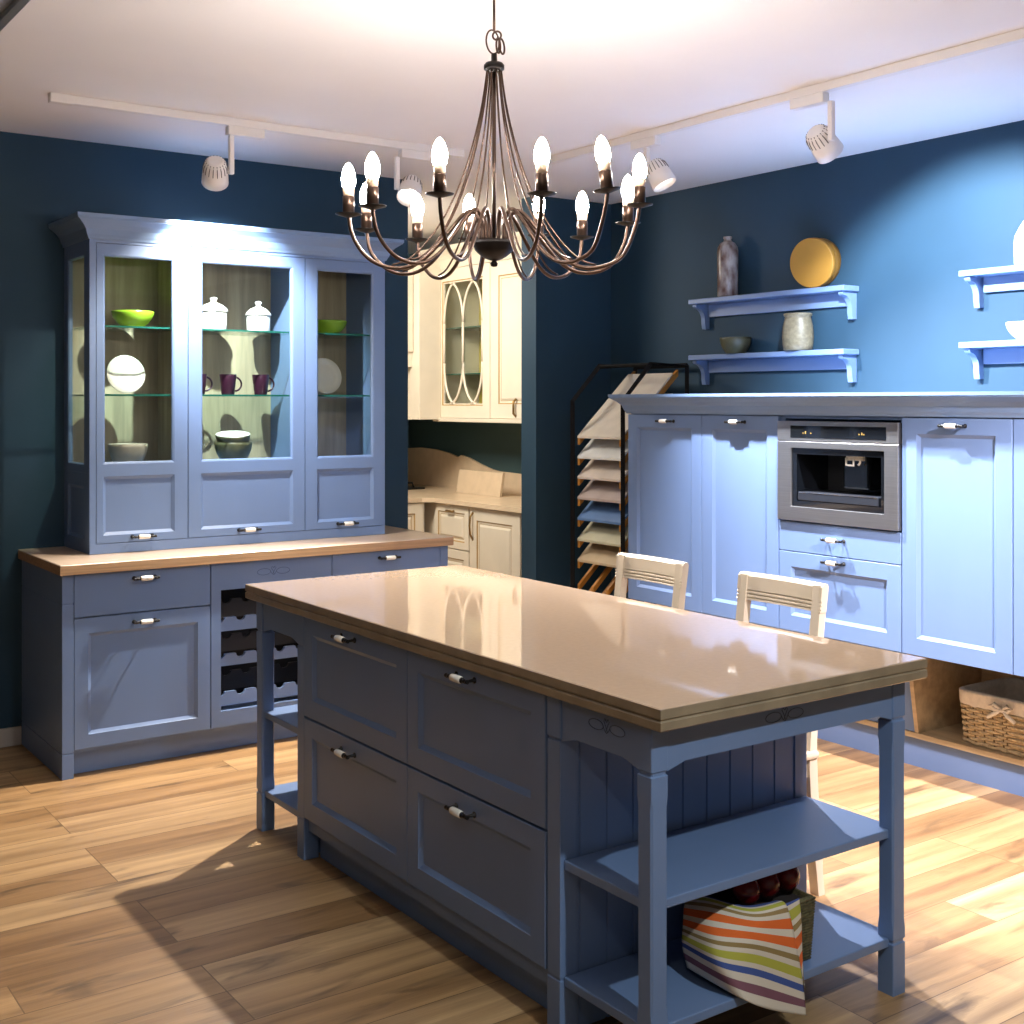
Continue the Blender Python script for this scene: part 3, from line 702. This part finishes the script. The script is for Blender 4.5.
names = [((.62, .55, .45), 'cream stone sample board filling the sloping top of the rack'), ((.62, .62, .60), 'pale white sample board, second from the top of the rack'), ((.58, .50, .43), 'cream beige sample board, third from the top of the rack'),
         ((.42, .34, .31), 'pinkish taupe sample board directly above the blue one'), ((.10, .19, .38), 'blue sample board in the black rack'), ((.50, .47, .33), 'greenish cream sample board directly below the blue one'), ((.50, .38, .24), 'tan sample board, lowest one in the rack')]
sl = Vector((.40, 0, .375)).normalized()
LB = .53
for i, z in enumerate(zs):
    for (ya, yb) in ((5.243, 5.263), (5.617, 5.637)) if i < 7 else ((5.243, 5.263), (5.617, 5.637), (5.36, 5.38), (5.49, 5.51)):
        a = Vector((4.435, 0, z - .012)); b = a + sl * (LB + (.05 if i == 0 else 0)); hgt = .036
        mb = MB(); mb.prism([(a.x, a.z), (a.x, a.z - hgt), (b.x, b.z - hgt), (b.x, b.z)], ya, yb, 'xz'); mb.build('rail', RAIL, rk)
    if i < 7:
        col, lab = names[i]
        m = mat('sample_finish', col, .3, noise=.12, nscale=12)
        a = Vector((4.432, 0, z - .0095)); b = a + sl * LB; t = Vector((0, 0, .013))
        mb = MB(); mb.prism([(a.x, a.z), (b.x, b.z), (b.x, b.z + .013), (a.x, a.z + .013)], 5.245, 5.635, 'xz')
        tag(mb.build('sample_board', m), lab, 'sample board', 'stone sample boards in the rack')

# ------------------------------------------------------------------ chairs
def chair(label, yc, w=.362):
    t = thing('dining_chair', label, 'chair', (2.92, yc, 0), 'cream wooden chairs along the island')
    hw = w / 2; ya, yb = yc - hw, yc + hw
    def upx(z):
        if z > .45: return 3.045 + .055 * ((z - .45) / .54) ** 1.3
        return 3.045 + .04 * ((.45 - z) / .45) ** 1.4
    for y in (ya, yb - .036):
        mb = MB(); loops = []
        for i in range(15):
            z = .990 * i / 14; x = upx(z); d = .030 if z > .45 else .036; d = d * (.8 if z < .1 else 1)
            loops.append([(x - d / 2, y, z), (x + d / 2, y, z), (x + d / 2, y + .036, z), (x - d / 2, y + .036, z)])
        mb.loft(loops); mb.build('leg', CHAIRM, t)
    # curved top rail with three grooves
    mb = MB(); loops = []; n = 12; zb, zt = .905, .995
    for i in range(n + 1):
        s = i / n; y = ya - .004 + (w + .008) * s; bow = .016 * (1 - (2 * s - 1) ** 2)
        pr = []
        for z, o in ((zb, 0), (.909, 0), (.911, .004), (.914, .004), (.916, 0), (.921, 0), (.923, .004), (.926, .004), (.928, 0), (.933, 0), (.935, .004), (.938, .004), (.940, 0), (.985, 0), (.995, .008)):
            pr.append((upx(z) - .017 + o + bow, y, z))
        pr += [(upx(.995) + .008 + bow, y, .995), (upx(.985) + .014 + bow, y, .985), (upx(zb) + .012 + bow, y, zb)]
        loops.append(pr)
    mb.loft(loops); mb.build('top_rail', CHAIRM, t)
    mb = MB(); mb.box(3.060, 3.080, ya + .03, yb - .03, .66, .72, .004); mb.build('back_rail', CHAIRM, t)
    mb = MB(); mb.box(2.665, 3.065, ya - .012, yb + .012, .445, .470, .010); mb.build('seat', CHAIRM, t)
    mb = MB(); mb.box(2.70, 3.03, ya + .012, ya + .030, .385, .4445); mb.box(2.70, 3.03, yb - .03, yb - .012, .385, .4445); mb.box(2.70, 2.718, ya + .03, yb - .03, .385, .4445); mb.build('seat_frame', CHAIRM, t)
    for y in (ya, yb - .036):
        mb = MB(); mb.loft([[(2.69 + e, y + e, z), (2.726 - e, y + e, z), (2.726 - e, y + .036 - e, z), (2.69 + e, y + .036 - e, z)] for e, z in ((.006, 0), (0, .3), (0, .4445))]); mb.build('leg', CHAIRM, t)
    return t
chair('cream wooden chair further from the camera, behind the island', 3.488)
chair('cream wooden chair nearer the camera, behind the island', 2.840)

# ------------------------------------------------------------------ basket of apples with striped cloth on the island shelf
bk = thing('rush_basket', 'small square woven rush basket on the lower island shelf', 'basket', (2.33, 2.27, .151))
mb = MB(); x0, x1, y0, y1 = 2.222, 2.456, 2.142, 2.365
mb.loft([[(x0 + e, y0 + e, z), (x1 - e, y0 + e, z), (x1 - e, y1 - e, z), (x0 + e, y1 - e, z)] for e, z in ((.012, .1512), (.004, .20), (0, .308), (.002, .314), (.008, .314), (.012, .200), (.016, .16))])
bo = mb.build('woven_body', RUSH, bk)
mb = MB()
for k in range(22):
    z = .155 + k * .0073; e = -.001 + (.008 * (1 - k / 21))
    mb.tube([(x0 + e, y0 + e, z), (x1 - e, y0 + e, z), (x1 - e, y1 - e, z), (x0 + e, y1 - e, z)], .0032, 5, closed=True)
mb.build('woven_cord', RUSH, bk)
rnd = random.Random(3)
aps = [(2.420, 2.205, .352), (2.385, 2.264, .368), (2.346, 2.205, .350), (2.420, 2.322, .352), (2.312, 2.264, .368), (2.346, 2.322, .350), (2.274, 2.205, .348), (2.274, 2.322, .348), (2.246, 2.266, .370)]
labs = ['dark red apple at the right front corner of the rush basket', 'raised dark red apple in the middle row, at its right end', 'dark red apple at the front centre of the rush basket',
        'dark red apple at the back right corner of the basket', 'raised dark red apple in the centre of the middle row', 'dark red apple at the back centre of the basket',
        'dark red apple at the left front corner of the basket', 'dark red apple at the back left corner of the basket', 'raised dark red apple furthest left, partly under the cloth']
ap = None
for (x, y, z), lb in zip(aps, labs):
    if ap is None:
        ap = thing('apple', lb, 'apple', (x, y, z), 'dark red apples in the rush basket')
        mb = MB(); r = .036; mb.lathe([(.004, .024), (.014, .031), (.026, .028), (.0345, .012), (.036, 0), (.033, -.014), (.024, -.028), (.012, -.034), (.003, -.030)], (x, y, z), 24); mb.build('flesh', APPLE, ap)
        mb = MB(); mb.tube([(x, y, z + .022), (x + .003, y, z + .044)], .0018, 5); mb.build('stem', STEM, ap)
    else: copy_tree(ap, (x, y, z), lb)
# filling that carries the apples
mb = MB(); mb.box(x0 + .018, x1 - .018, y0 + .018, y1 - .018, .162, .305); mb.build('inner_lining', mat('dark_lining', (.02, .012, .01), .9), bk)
# cloth
def cloth_mat():
    m = bpy.data.materials.new('striped_cotton'); m.use_nodes = True; nt = m.node_tree; L = nt.links.new
    b = nt.nodes['Principled BSDF']; b.inputs['Roughness'].default_value = .9
    uv = nt.nodes.new('ShaderNodeUVMap'); uv.uv_map = 'UVMap'; sx = nt.nodes.new('ShaderNodeSeparateXYZ'); L(uv.outputs[0], sx.inputs[0])
    r = nt.nodes.new('ShaderNodeValToRGB'); cr = r.color_ramp; cr.interpolation = 'CONSTANT'
    W = (.66, .58, .48); st = [(0, (.06, .09, .28)), (.055, W), (.10, (.42, .40, .06)), (.17, W), (.205, (.30, .20, .08)), (.245, W), (.285, (.70, .13, .02)), (.345, W), (.39, (.70, .13, .02)), (.45, W),
                               (.49, (.28, .19, .07)), (.53, W), (.57, (.44, .42, .06)), (.635, W), (.675, (.05, .09, .30)), (.73, W), (.79, (.20, .08, .11)), (.86, W)]
    cr.elements[0].position = 0; cr.elements[0].color = (*st[0][1], 1); cr.elements[1].position = .055; cr.elements[1].color = (*W, 1)
    for p, c in st[2:]:
        e = cr.elements.new(p); e.color = (*c, 1)
    L(sx.outputs[1], r.inputs[0]); L(r.outputs[0], b.inputs['Base Color'])
    n = nt.nodes.new('ShaderNodeTexNoise'); n.inputs['Scale'].default_value = 400; bp = nt.nodes.new('ShaderNodeBump'); bp.inputs['Strength'].default_value = .4; bp.inputs['Distance'].default_value = .001
    L(n.outputs['Fac'], bp.inputs['Height']); L(bp.outputs[0], b.inputs['Normal'])
    return m
CLOTH = cloth_mat()
def surf(grid, nu, nv, thick, uvf):
    """Catmull-Rom surface through grid[row][col]; returns bmesh with thickness"""
    def cr(P, t):
        n = len(P) - 1; i = min(int(t * n), n - 1); f = t * n - i
        p0 = P[max(i - 1, 0)]; p1 = P[i]; p2 = P[i + 1]; p3 = P[min(i + 2, n)]
        return .5 * ((2 * p1) + (-p0 + p2) * f + (2 * p0 - 5 * p1 + 4 * p2 - p3) * f * f + (-p0 + 3 * p1 - 3 * p2 + p3) * f ** 3)
    G = [[Vector(p) for p in row] for row in grid]
    bm = bmesh.new(); uvl = bm.loops.layers.uv.new('UVMap'); V = []; U = {}
    for j in range(nv + 1):
        row = []
        for i in range(nu + 1):
            col = [cr(r, i / nu) for r in G]; p = cr(col, j / nv)
            v = bm.verts.new(p); row.append(v); U[v] = uvf(i / nu, j / nv)
        V.append(row)
    for j in range(nv):
        for i in range(nu):
            f = bm.faces.new([V[j][i], V[j][i + 1], V[j + 1][i + 1], V[j + 1][i]]); f.smooth = True
            for lp in f.loops: lp[uvl].uv = U[lp.vert]
    return bm
def surf_obj(name, bm, m, parent, thick):
    off = Vector((0, 0, 0)); p = parent
    while p is not None: off += p.location; p = p.parent
    for v in bm.verts: v.co -= off
    me = bpy.data.meshes.new(name); bm.to_mesh(me); bm.free(); me.materials.append(m)
    o = bpy.data.objects.new(name, me); C.objects.link(o); o.parent = parent
    so = o.modifiers.new('thickness', 'SOLIDIFY'); so.thickness = thick; so.offset = 1
    return o
ct = thing('striped_cloth', 'cotton cloth with blue, green and orange stripes draped over the rush basket', 'cloth', (2.25, 2.12, .15))
grid = [[(2.215, 2.33, .322), (2.205, 2.26, .330), (2.230, 2.165, .334), (2.330, 2.150, .329)],
        [(2.165, 2.31, .312), (2.165, 2.22, .335), (2.216, 2.125, .330), (2.330, 2.118, .322)],
        [(2.128, 2.28, .269), (2.115, 2.155, .290), (2.207, 2.103, .274), (2.345, 2.098, .218)],
        [(2.116, 2.27, .227), (2.105, 2.128, .233), (2.214, 2.098, .191), (2.361, 2.092, .116)],
        [(2.124, 2.26, .172), (2.137, 2.100, .160), (2.238, 2.090, .104), (2.363, 2.086, .055)]]
surf_obj('draped_cloth', surf(grid, 28, 28, .002, lambda u, v: (u, max(0.02, min(.98, -.05 + v * 1.02 + (u - .5) * .0)))), CLOTH, ct, .0015)
fl = [[(2.322, 2.128, .3255), (2.350, 2.124, .329), (2.380, 2.124, .331)], [(2.340, 2.116, .27), (2.360, 2.114, .275), (2.379, 2.116, .280)], [(2.352, 2.100, .20), (2.362, 2.104, .20), (2.376, 2.110, .20)], [(2.366, 2.092, .12), (2.367, 2.094, .125), (2.370, 2.100, .13)]]
surf_obj('folded_corner', surf(fl, 8, 16, .002, lambda u, v: (u, .02 + v * .55 + u * .02)), CLOTH, ct, .0015)

# ------------------------------------------------------------------ far room: cream kitchen seen through the opening
def cream_front(mb, u0, u1, z0, z1, fr=.075, t=.022):
    mb.mi = 0
    mb.ring(u0, u1, z0, z1, [(0, 0), (0, t - .002), (.002, t), (fr, t)], cap=False)
    mb.mi = 1; mb.ring(u0, u1, z0, z1, [(fr, t), (fr + .008, t - .007)], cap=False, cap0=False)
    mb.mi = 0; mb.ring(u0, u1, z0, z1, [(fr + .008, t - .007), (fr + .020, t - .009)], cap=False, cap0=False)
    mb.mi = 1; mb.ring(u0, u1, z0, z1, [(fr + .020, t - .009), (fr + .024, t - .010)], cap=False, cap0=False)
    mb.mi = 0; mb.ring(u0, u1, z0, z1, [(fr + .024, t - .010), (fr + .040, t - .002)], cap0=False)
FCX = 4.62
fb = thing('base_cabinet', 'cream base cabinet with gold patina seen through the opening', 'cabinet', (4.93, 7.0, 0))
MB().box(FCX + .022, 5.245, 6.13, 8.94, .08, .868).build('carcass', CREAM, fb)
mb = MB(W_(FCX + .02)); cream_front(mb, 7.075, 7.52, .56, .862, .05); d = mb.build('drawer', [CREAM, PATINA], fb)
def bail(mb, u, z, n): mb.tube([(u - .045, n, z), (u - .04, n + .02, z), (u + .04, n + .02, z), (u + .045, n, z)], .006, 6)
mb = MB(W_(FCX)); bail(mb, 7.30, .82, 0); mb.build('handle', BRASS, d)
mb = MB(W_(FCX + .02)); cream_front(mb, 7.075, 7.52, .10, .552, .06); mb.build('drawer', [CREAM, PATINA], fb)
mb = MB(W_(FCX + .02)); cream_front(mb, 6.47, 7.06, .10, .862, .085); d = mb.build('door', [CREAM, PATINA], fb)
mb = MB(W_(FCX)); mb.tube([(7.02, 0, .83), (7.02, .025, .80), (7.02, .03, .74), (7.02, .025, .68), (7.02, 0, .64)], .008, 6); mb.build('handle', BRASS, d)
fb2 = thing('base_cabinet', 'cream base cabinet with curved side at the back of the far room', 'cabinet', (4.0, 7.9, 0))
MB().box(3.0, FCX - .06, 7.56, 8.94, .08, .868).build('carcass', CREAM, fb2)
mb = MB(S_(7.56)); cream_front(mb, 3.9, FCX - .08, .10, .862, .07); mb.build('door', [CREAM, PATINA], fb2)
mb = MB(); mb.prism([(FCX - .03, 6.12), (5.247, 6.12), (5.247, 8.945), (2.9, 8.945), (2.9, 7.53), (FCX - .10, 7.53), (FCX - .03, 7.47)], .8685, .900, 'xy')
tag(mb.build('worktop', CREAMSTONE), 'cream stone corner worktop in the far kitchen', 'worktop')
# curved splashback on the right hand wall of the far room
pts = [(8.94, 1.195), (8.74, 1.205), (8.50, 1.198), (8.30, 1.175), (8.16, 1.145), (8.12, 1.165), (8.02, 1.150), (7.85, 1.105), (7.70, 1.072), (7.60, 1.062), (7.30, 1.055), (7.26, .992), (6.13, .992)]
mb = MB(); mb.prism([(8.94, .9005)] + pts + [(6.13, .9005)], 5.228, 5.249, 'yz')
tag(mb.build('splashback', CREAMSTONE), 'cream stone splashback with a curved top edge behind the far worktop', 'splashback')
mb = MB(); mb.prism([(5.00, .9008), (5.02, .9008), (5.05, 1.072), (5.03, 1.072)], 7.255, 7.83, 'xz')
tag(mb.build('stone_slab', CREAMSTONE), 'square cream stone sample leaning on the far splashback', 'stone slab')
hb = thing('gas_hob', 'black gas hob on the far corner worktop, partly hidden by the wall', 'hob', (4.72, 8.50, .9))
MB().box(4.45, 5.00, 8.28, 8.72, .9006, .912, .003).build('hob_plate', BLACK, hb)
mb = MB()
for y in (8.34, 8.50, 8.66): mb.tube([(4.50, y, .913), (4.51, y, .950), (4.92, y, .950), (4.93, y, .913)], .009, 5)
mb.build('pan_support', BLACK, hb)
# upper cabinets
UC = 4.85
uc = thing('wall_cabinet', 'cream wall cabinet with arched glazing bars over the far worktop', 'cabinet', (5.05, 7.2, 1.45))
mb = MB(); zb, zt = 1.462, 2.56
mb.box(UC + .022, 5.247, 7.855, 7.875, zb, zt); mb.box(UC + .022, 5.247, 6.13, 7.13, zb, zt); mb.box(UC + .022, 5.247, 7.13, 7.855, zb, zb + .02); mb.box(UC + .022, 5.247, 7.13, 7.855, zt - .02, zt); mb.box(5.235, 5.247, 7.13, 7.855, zb, zt)
mb.build('carcass', CREAM, uc)
MB().box(5.22, 5.234, 7.135, 7.85, zb + .021, zt - .021).build('back_panel', mat('olive_gold_lining', (.55, .42, .08), .6), uc)
mb = MB(W_(UC + .02)); u0, u1 = 7.155, 7.873; fr = .088
mb.ring(u0, u1, zb + .003, zt - .003, [(0, 0), (0, .022), (fr, .022)], cap=False, cap0=False); mb.mi = 1
mb.ring(u0, u1, zb + .003, zt - .003, [(fr, .022), (fr + .008, .014)], cap=False, cap0=False); mb.mi = 0
mb.ring(u0, u1, zb + .003, zt - .003, [(fr + .008, .014), (fr + .016, .014), (fr + .016, 0), (0, 0)], cap=False, cap0=False)
d = mb.build('glazed_door', [CREAM, PATINA], uc)
a0, a1 = u0 + fr + .012, u1 - fr - .012; wd = a1 - a0; b0, b1 = zb + .003 + fr + .012, zt - .003 - fr - .012
mb = MB(W_(UC + .02))
def arc(c0, c1, flip):
    """pointed gothic arc from the springing to the rail"""
    out = []
    for k in range(13):
        s = k / 12; e = 1 - math.cos(s * PI / 2)
        out.append((c0 + (c1 - c0) * e, .012, (b0 + .30 * (1 - math.sin(s * PI / 2)) * 1.0) if flip else (b1 - .30 * (1 - math.sin(s * PI / 2)))))
    return out
mid = (a0 + a1) / 2
for fl_ in (False, True):
    mb.tube(arc(a0 + .005, mid - .10 + .0, fl_) , .010, 6); mb.tube(arc(a1 - .005, mid + .10, fl_), .010, 6)
    mb.tube(arc(mid, a0 + .08, fl_), .010, 6); mb.tube(arc(mid, a1 - .08, fl_), .010, 6)
for u in (a0 + .005, mid, a1 - .005): mb.tube([(u, .012, b0 + .30), (u, .012, b1 - .30)], .010, 6)
mb.build('glazing_bars', CREAM, d)
mb = MB(W_(UC + .02)); mb.box(a0, a1, .004, .007, b0, b1); mb.build('glass_pane', PANE, d)
for z in (1.78, 2.12): MB().box(UC + .05, 5.21, 7.14, 7.85, z, z + .008).build('glass_shelf', GEDGE, uc)
mb = MB(W_(UC)); mb.lathe([(.004, 0), (.004, .012), (.010, .018), (.010, .026), (.002, .03)], (7.83, 0, 1.535), 10, (0, 1, 0)); mb.build('knob', BRASS, d)
mb = MB(W_(UC + .02)); cream_front(mb, 6.60, 7.150, zb + .003, zt - .003, .10); d = mb.build('door', [CREAM, PATINA], uc)
mb = MB(W_(UC)); mb.tube([(6.84, 0, 1.60), (6.84, .022, 1.58), (6.84, .022, 1.50), (6.84, 0, 1.48)], .009, 6); mb.build('handle', BRASS, d)
mb = MB(); mb.box(UC - .02, 5.247, 6.13, 7.89, 1.435, 1.4618, .004); mb.build('light_rail', CREAM, uc)
mb = MB()
u_sweep(mb, lambda o: [(5.247, 7.875 + o), (UC - o, 7.875 + o), (UC - o, 6.13)], cornice_prof(zt, .15, .10)); mb.build('cornice', [CREAM], uc)
# cabinet on the end wall (its side and door edge show at the left of the opening)
u2 = thing('wall_cabinet', 'cream wall cabinet with open compartment at the left of the opening', 'cabinet', (4.5, 8.0, 1.46))
mb = MB(); mb.box(4.66, 4.846, 7.80, 8.945, 1.45, 2.62, .003); mb.build('side_panel', CREAM, u2)
mb = MB(); mb.box(3.9, 4.658, 7.90, 8.945, 1.84, 2.62); mb.box(3.9, 4.658, 7.90, 8.945, 1.45, 1.47); mb.build('carcass', CREAM, u2)
mb = MB(S_(7.90)); cream_front(mb, 4.16, 4.655, 1.95, 2.60, .06, .02); mb.build('door', [CREAM, PATINA], u2)

# ------------------------------------------------------------------ track lights
def track(label, a, b):
    t = thing('light_track', label, 'light track', ((a[0] + b[0]) / 2, (a[1] + b[1]) / 2, H - .03), 'white ceiling tracks')
    mb = MB(); x0, x1 = min(a[0], b[0]), max(a[0], b[0]); y0, y1 = min(a[1], b[1]), max(a[1], b[1])
    h = .018
    if x1 - x0 > y1 - y0: mb.box(x0, x1, y0 - h, y1 + h, H - .035, H - .0005, .002)
    else: mb.box(x0 - h, x1 + h, y0, y1, H - .035, H - .0005, .002)
    mb.build('rail', TRACK, t)
    mb = MB(); mb.box(a[0] - .004, a[0] + .09, a[1] - .020, a[1] + .020, H - .038, H - .0004, .003) if x1 - x0 > y1 - y0 else mb.box(a[0] - .02, a[0] + .02, a[1] - .004, a[1] + .09, H - .038, H - .0004, .003)
    mb.build('end_cap', TRACK, t)
track('white track light rail along the back wall ceiling', (1.335, 5.11), (3.30, 5.11))
track('white track light rail running along the right wall ceiling', (3.755, 0.6), (3.755, 5.11))
def track_spot(label, S, ad, axis, stem):
    """ad: adapter centre, axis 'x' or 'y'; stem: xy of the arm"""
    t = thing('track_spotlight', label, 'spotlight', (S[0][0], S[0][1], H - .04), 'white track spotlights')
    mb = MB(); l = .085; zc = H - .0355
    if axis == 'x': mb.box(ad[0] - l, ad[0] + l, ad[1] - .02, ad[1] + .02, zc - .040, zc, .004)
    else: mb.box(ad[0] - .02, ad[0] + .02, ad[1] - l, ad[1] + l, zc - .040, zc, .004)
    mb.build('adapter', TRACK, t)
    c = Vector(S[0]); d = (Vector(S[1]) - c).normalized()
    mb = MB(); mb.box(stem[0] - .011, stem[0] + .011, stem[1] - .011, stem[1] + .011, c.z - .012, zc - .0395, .003)
    mb.tube([(stem[0], stem[1], c.z), tuple(c)], .009, 8)
    mb.build('arm', TRACK, t)
    mb = MB(); o = c - d * .058
    prof = [(.030, 0), (.044, .012), (.051, .04), (.056, .085), (.058, .125), (.0555, .125), (.053, .085), (.050, .070)]
    mb.lathe(prof, o, 32, d, cap1=False)
    hd = mb.build('lamp_head', TRACK, t)
    mb = MB()   # dark cooling slots over the rear of the head
    q = Vector((0, 0, 1)).rotation_difference(d)
    for k in range(18):
        a = 2 * PI * k / 18; e = Vector((math.cos(a), math.sin(a), 0))
        mb.tube([tuple(o + q @ (e * .0385 + Vector((0, 0, .006)))), tuple(o + q @ (e * .0505 + Vector((0, 0, .030)))), tuple(o + q @ (e * .0535 + Vector((0, 0, .056))))], .0022, 4)
    mb.build('cooling_slot', mat('slot_grey', (.12, .11, .11), .6), hd)
    mb = MB(); mb.lathe([(.0495, .066), (.0495, .069)], o, 28, d); mb.build('lens', LENS, hd)
    return t
track_spot('white track spotlight aimed at the display cabinet', S_HUTCH, (2.165, 5.11), 'x', (2.10, 5.11))
track_spot('white track spotlight glowing behind the chandelier on the left', S_FLOOR, (3.03, 5.11), 'x', (2.93, 5.11))
track_spot('white track spotlight pointed at the right wall above the shelves', S_WALL, (3.755, 3.30), 'y', (3.755, 3.19))
track_spot('white track spotlight just right of the chandelier', S_UNIT, (3.755, 4.27), 'y', (3.755, 4.26))

# ------------------------------------------------------------------ chandelier
Dd = 3.5
CX = .5758 * Dd + .8176 * (-18 / 1234.6 * Dd); CYY = .8176 * Dd - .5758 * (-18 / 1234.6 * Dd)
ch = thing('chandelier', 'bronze twelve arm candle chandelier with glowing bulbs hanging over the island', 'chandelier', (CX, CYY, 2.0))
# direction to camera and to the right as seen from it
toward = -Vector((CX, CYY, 0)).normalized(); right = Vector((.8176, -.5758, 0))
cv = Vector((CX, CYY, 0))
mb = MB(); mb.lathe([(.003, 1.962), (.009, 1.964), (.011, 1.972), (.006, 1.979), (.022, 1.984), (.036, 1.992), (.046, 2.000), (.055, 2.010), (.057, 2.018), (.062, 2.024), (.062, 2.032), (.058, 2.036), (.02, 2.038)], (CX, CYY, 0), 36)
mb.build('hub', BRONZED, ch)
mb = MB(); mb.lathe([(.010, 2.514), (.024, 2.518), (.029, 2.522), (.029, 2.534), (.024, 2.540), (.009, 2.545), (.008, 2.566)], (CX, CYY, 0), 28); mb.build('crown_disc', BRONZED, ch)
mb = MB(); mb.tube([(CX, CYY, 2.03), (CX, CYY, 2.52)], .0055, 8); mb.build('centre_rod', BRONZE, ch)
mb = MB(); mb.tube([(CX, CYY, 2.632), (CX, CYY, H - .02)], .004, 8)
mb.lathe([(.001, H - .05), (.03, H - .045), (.05, H - .01), (.05, H - .001)], (CX, CYY, 0), 24); mb.build('suspension_rod', BRONZE, ch)
mb = MB()
def loop(c, rx, rz, tilt, r=.0028, yaw=0):
    pts = []
    for k in range(24):
        a = 2 * PI * k / 24; u = rx * math.cos(a); z = rz * math.sin(a); u2 = u * math.cos(tilt) - z * math.sin(tilt); z2 = u * math.sin(tilt) + z * math.cos(tilt)
        dv = right * math.cos(yaw) + toward * math.sin(yaw); pts.append(tuple(Vector(c) + dv * u2 + Vector((0, 0, z2))))
    mb.tube(pts, r, 6, closed=True)
b_ = Vector((CX, CYY, 0))
loop(b_ + Vector((0, 0, 2.600)) - right * .004, .018, .034, .12, .0026); loop(b_ + Vector((0, 0, 2.590)) + right * .012, .008, .022, .1, .003, .8); loop(b_ + Vector((0, 0, 2.587)) + right * .022, .007, .022, .15, .003, .3)
loop(b_ + Vector((0, 0, 2.618)) + right * .008, .012, .012, .4, .003, .2)
mb.build('chain_link', BRONZE, ch)
angs = [-79, -51, -113, -144.6, -19.5, -169, 17, 160, 138.6, 46, 79, 107]
Rr = .411
import mathutils
def spl(P, n):
    P = [Vector(p) for p in P]; out = []
    for j in range(n * (len(P) - 1) + 1):
        t = j / n; i = min(int(t), len(P) - 2); f = t - i
        p0 = P[max(i - 1, 0)]; p1 = P[i]; p2 = P[i + 1]; p3 = P[min(i + 2, len(P) - 1)]
        out.append(.5 * ((2 * p1) + (-p0 + p2) * f + (2 * p0 - 5 * p1 + 4 * p2 - p3) * f * f + (-p0 + 3 * p1 - 3 * p2 + p3) * f ** 3))
    return out
for k, dg in enumerate(angs):
    a = math.radians(dg); dv = toward * math.cos(a) + right * math.sin(a)
    hz = {9: .028, 10: .022, 0: -.004, 1: -.010, 2: -.014, 3: -.02, 5: -.008, 8: -.016}.get(k, 0)
    def P(r, z): return tuple(cv + dv * r + Vector((0, 0, z)))
    arm_ = [P(.040, 2.034), P(.042, 2.085), P(.060, 2.118), (P(.088, 2.108)), P(.135, 2.052), P(.195, 1.985), P(.255, 1.955), P(.320, 1.960), P(.368, 1.990), P(.400, 2.045 + hz), P(.411, 2.102 + hz)]
    mb = MB(); mb.tube(spl(arm_, 4), .0056, 8); arm_o = mb.build('arm', BRONZE, ch)
    mb = MB(); mb.tube(spl([P(.020, 2.522), P(.033, 2.43), P(.055, 2.33), P(.090, 2.215), P(.140, 2.105), P(.195, 2.025), P(.245, 1.978), P(.290, 1.962)], 3), .0028, 6); mb.build('tension_wire', BRONZE, ch)
    base = cv + dv * Rr + Vector((0, 0, 2.094 + hz))
    tl = Vector((0, 0, 1))
    if k == 9: tl = (Vector((0, 0, 1)) - right * .12).normalized()
    mb = MB(); mb.lathe([(.006, 0), (.012, .002), (.036, .009), (.037, .011), (.012, .006), (.010, .008)], base, 24, tl); mb.build('drip_pan', BRONZED, arm_o)
    mb = MB(); mb.lathe([(.0165, .008), (.0165, .058), (.014, .060)], base, 20, tl); mb.mi = 1; mb.lathe([(.0135, .060), (.0150, .064), (.0165, .082)], base, 20, tl); mb.build('candle_socket', [BRONZE, CANDLE], arm_o)
    mb = MB(); mb.lathe([(.0150, .083), (.0185, .092), (.0200, .104), (.0190, .118), (.0145, .134), (.0085, .146), (.002, .152)], base, 20, tl); mb.build('bulb', BULB, arm_o)
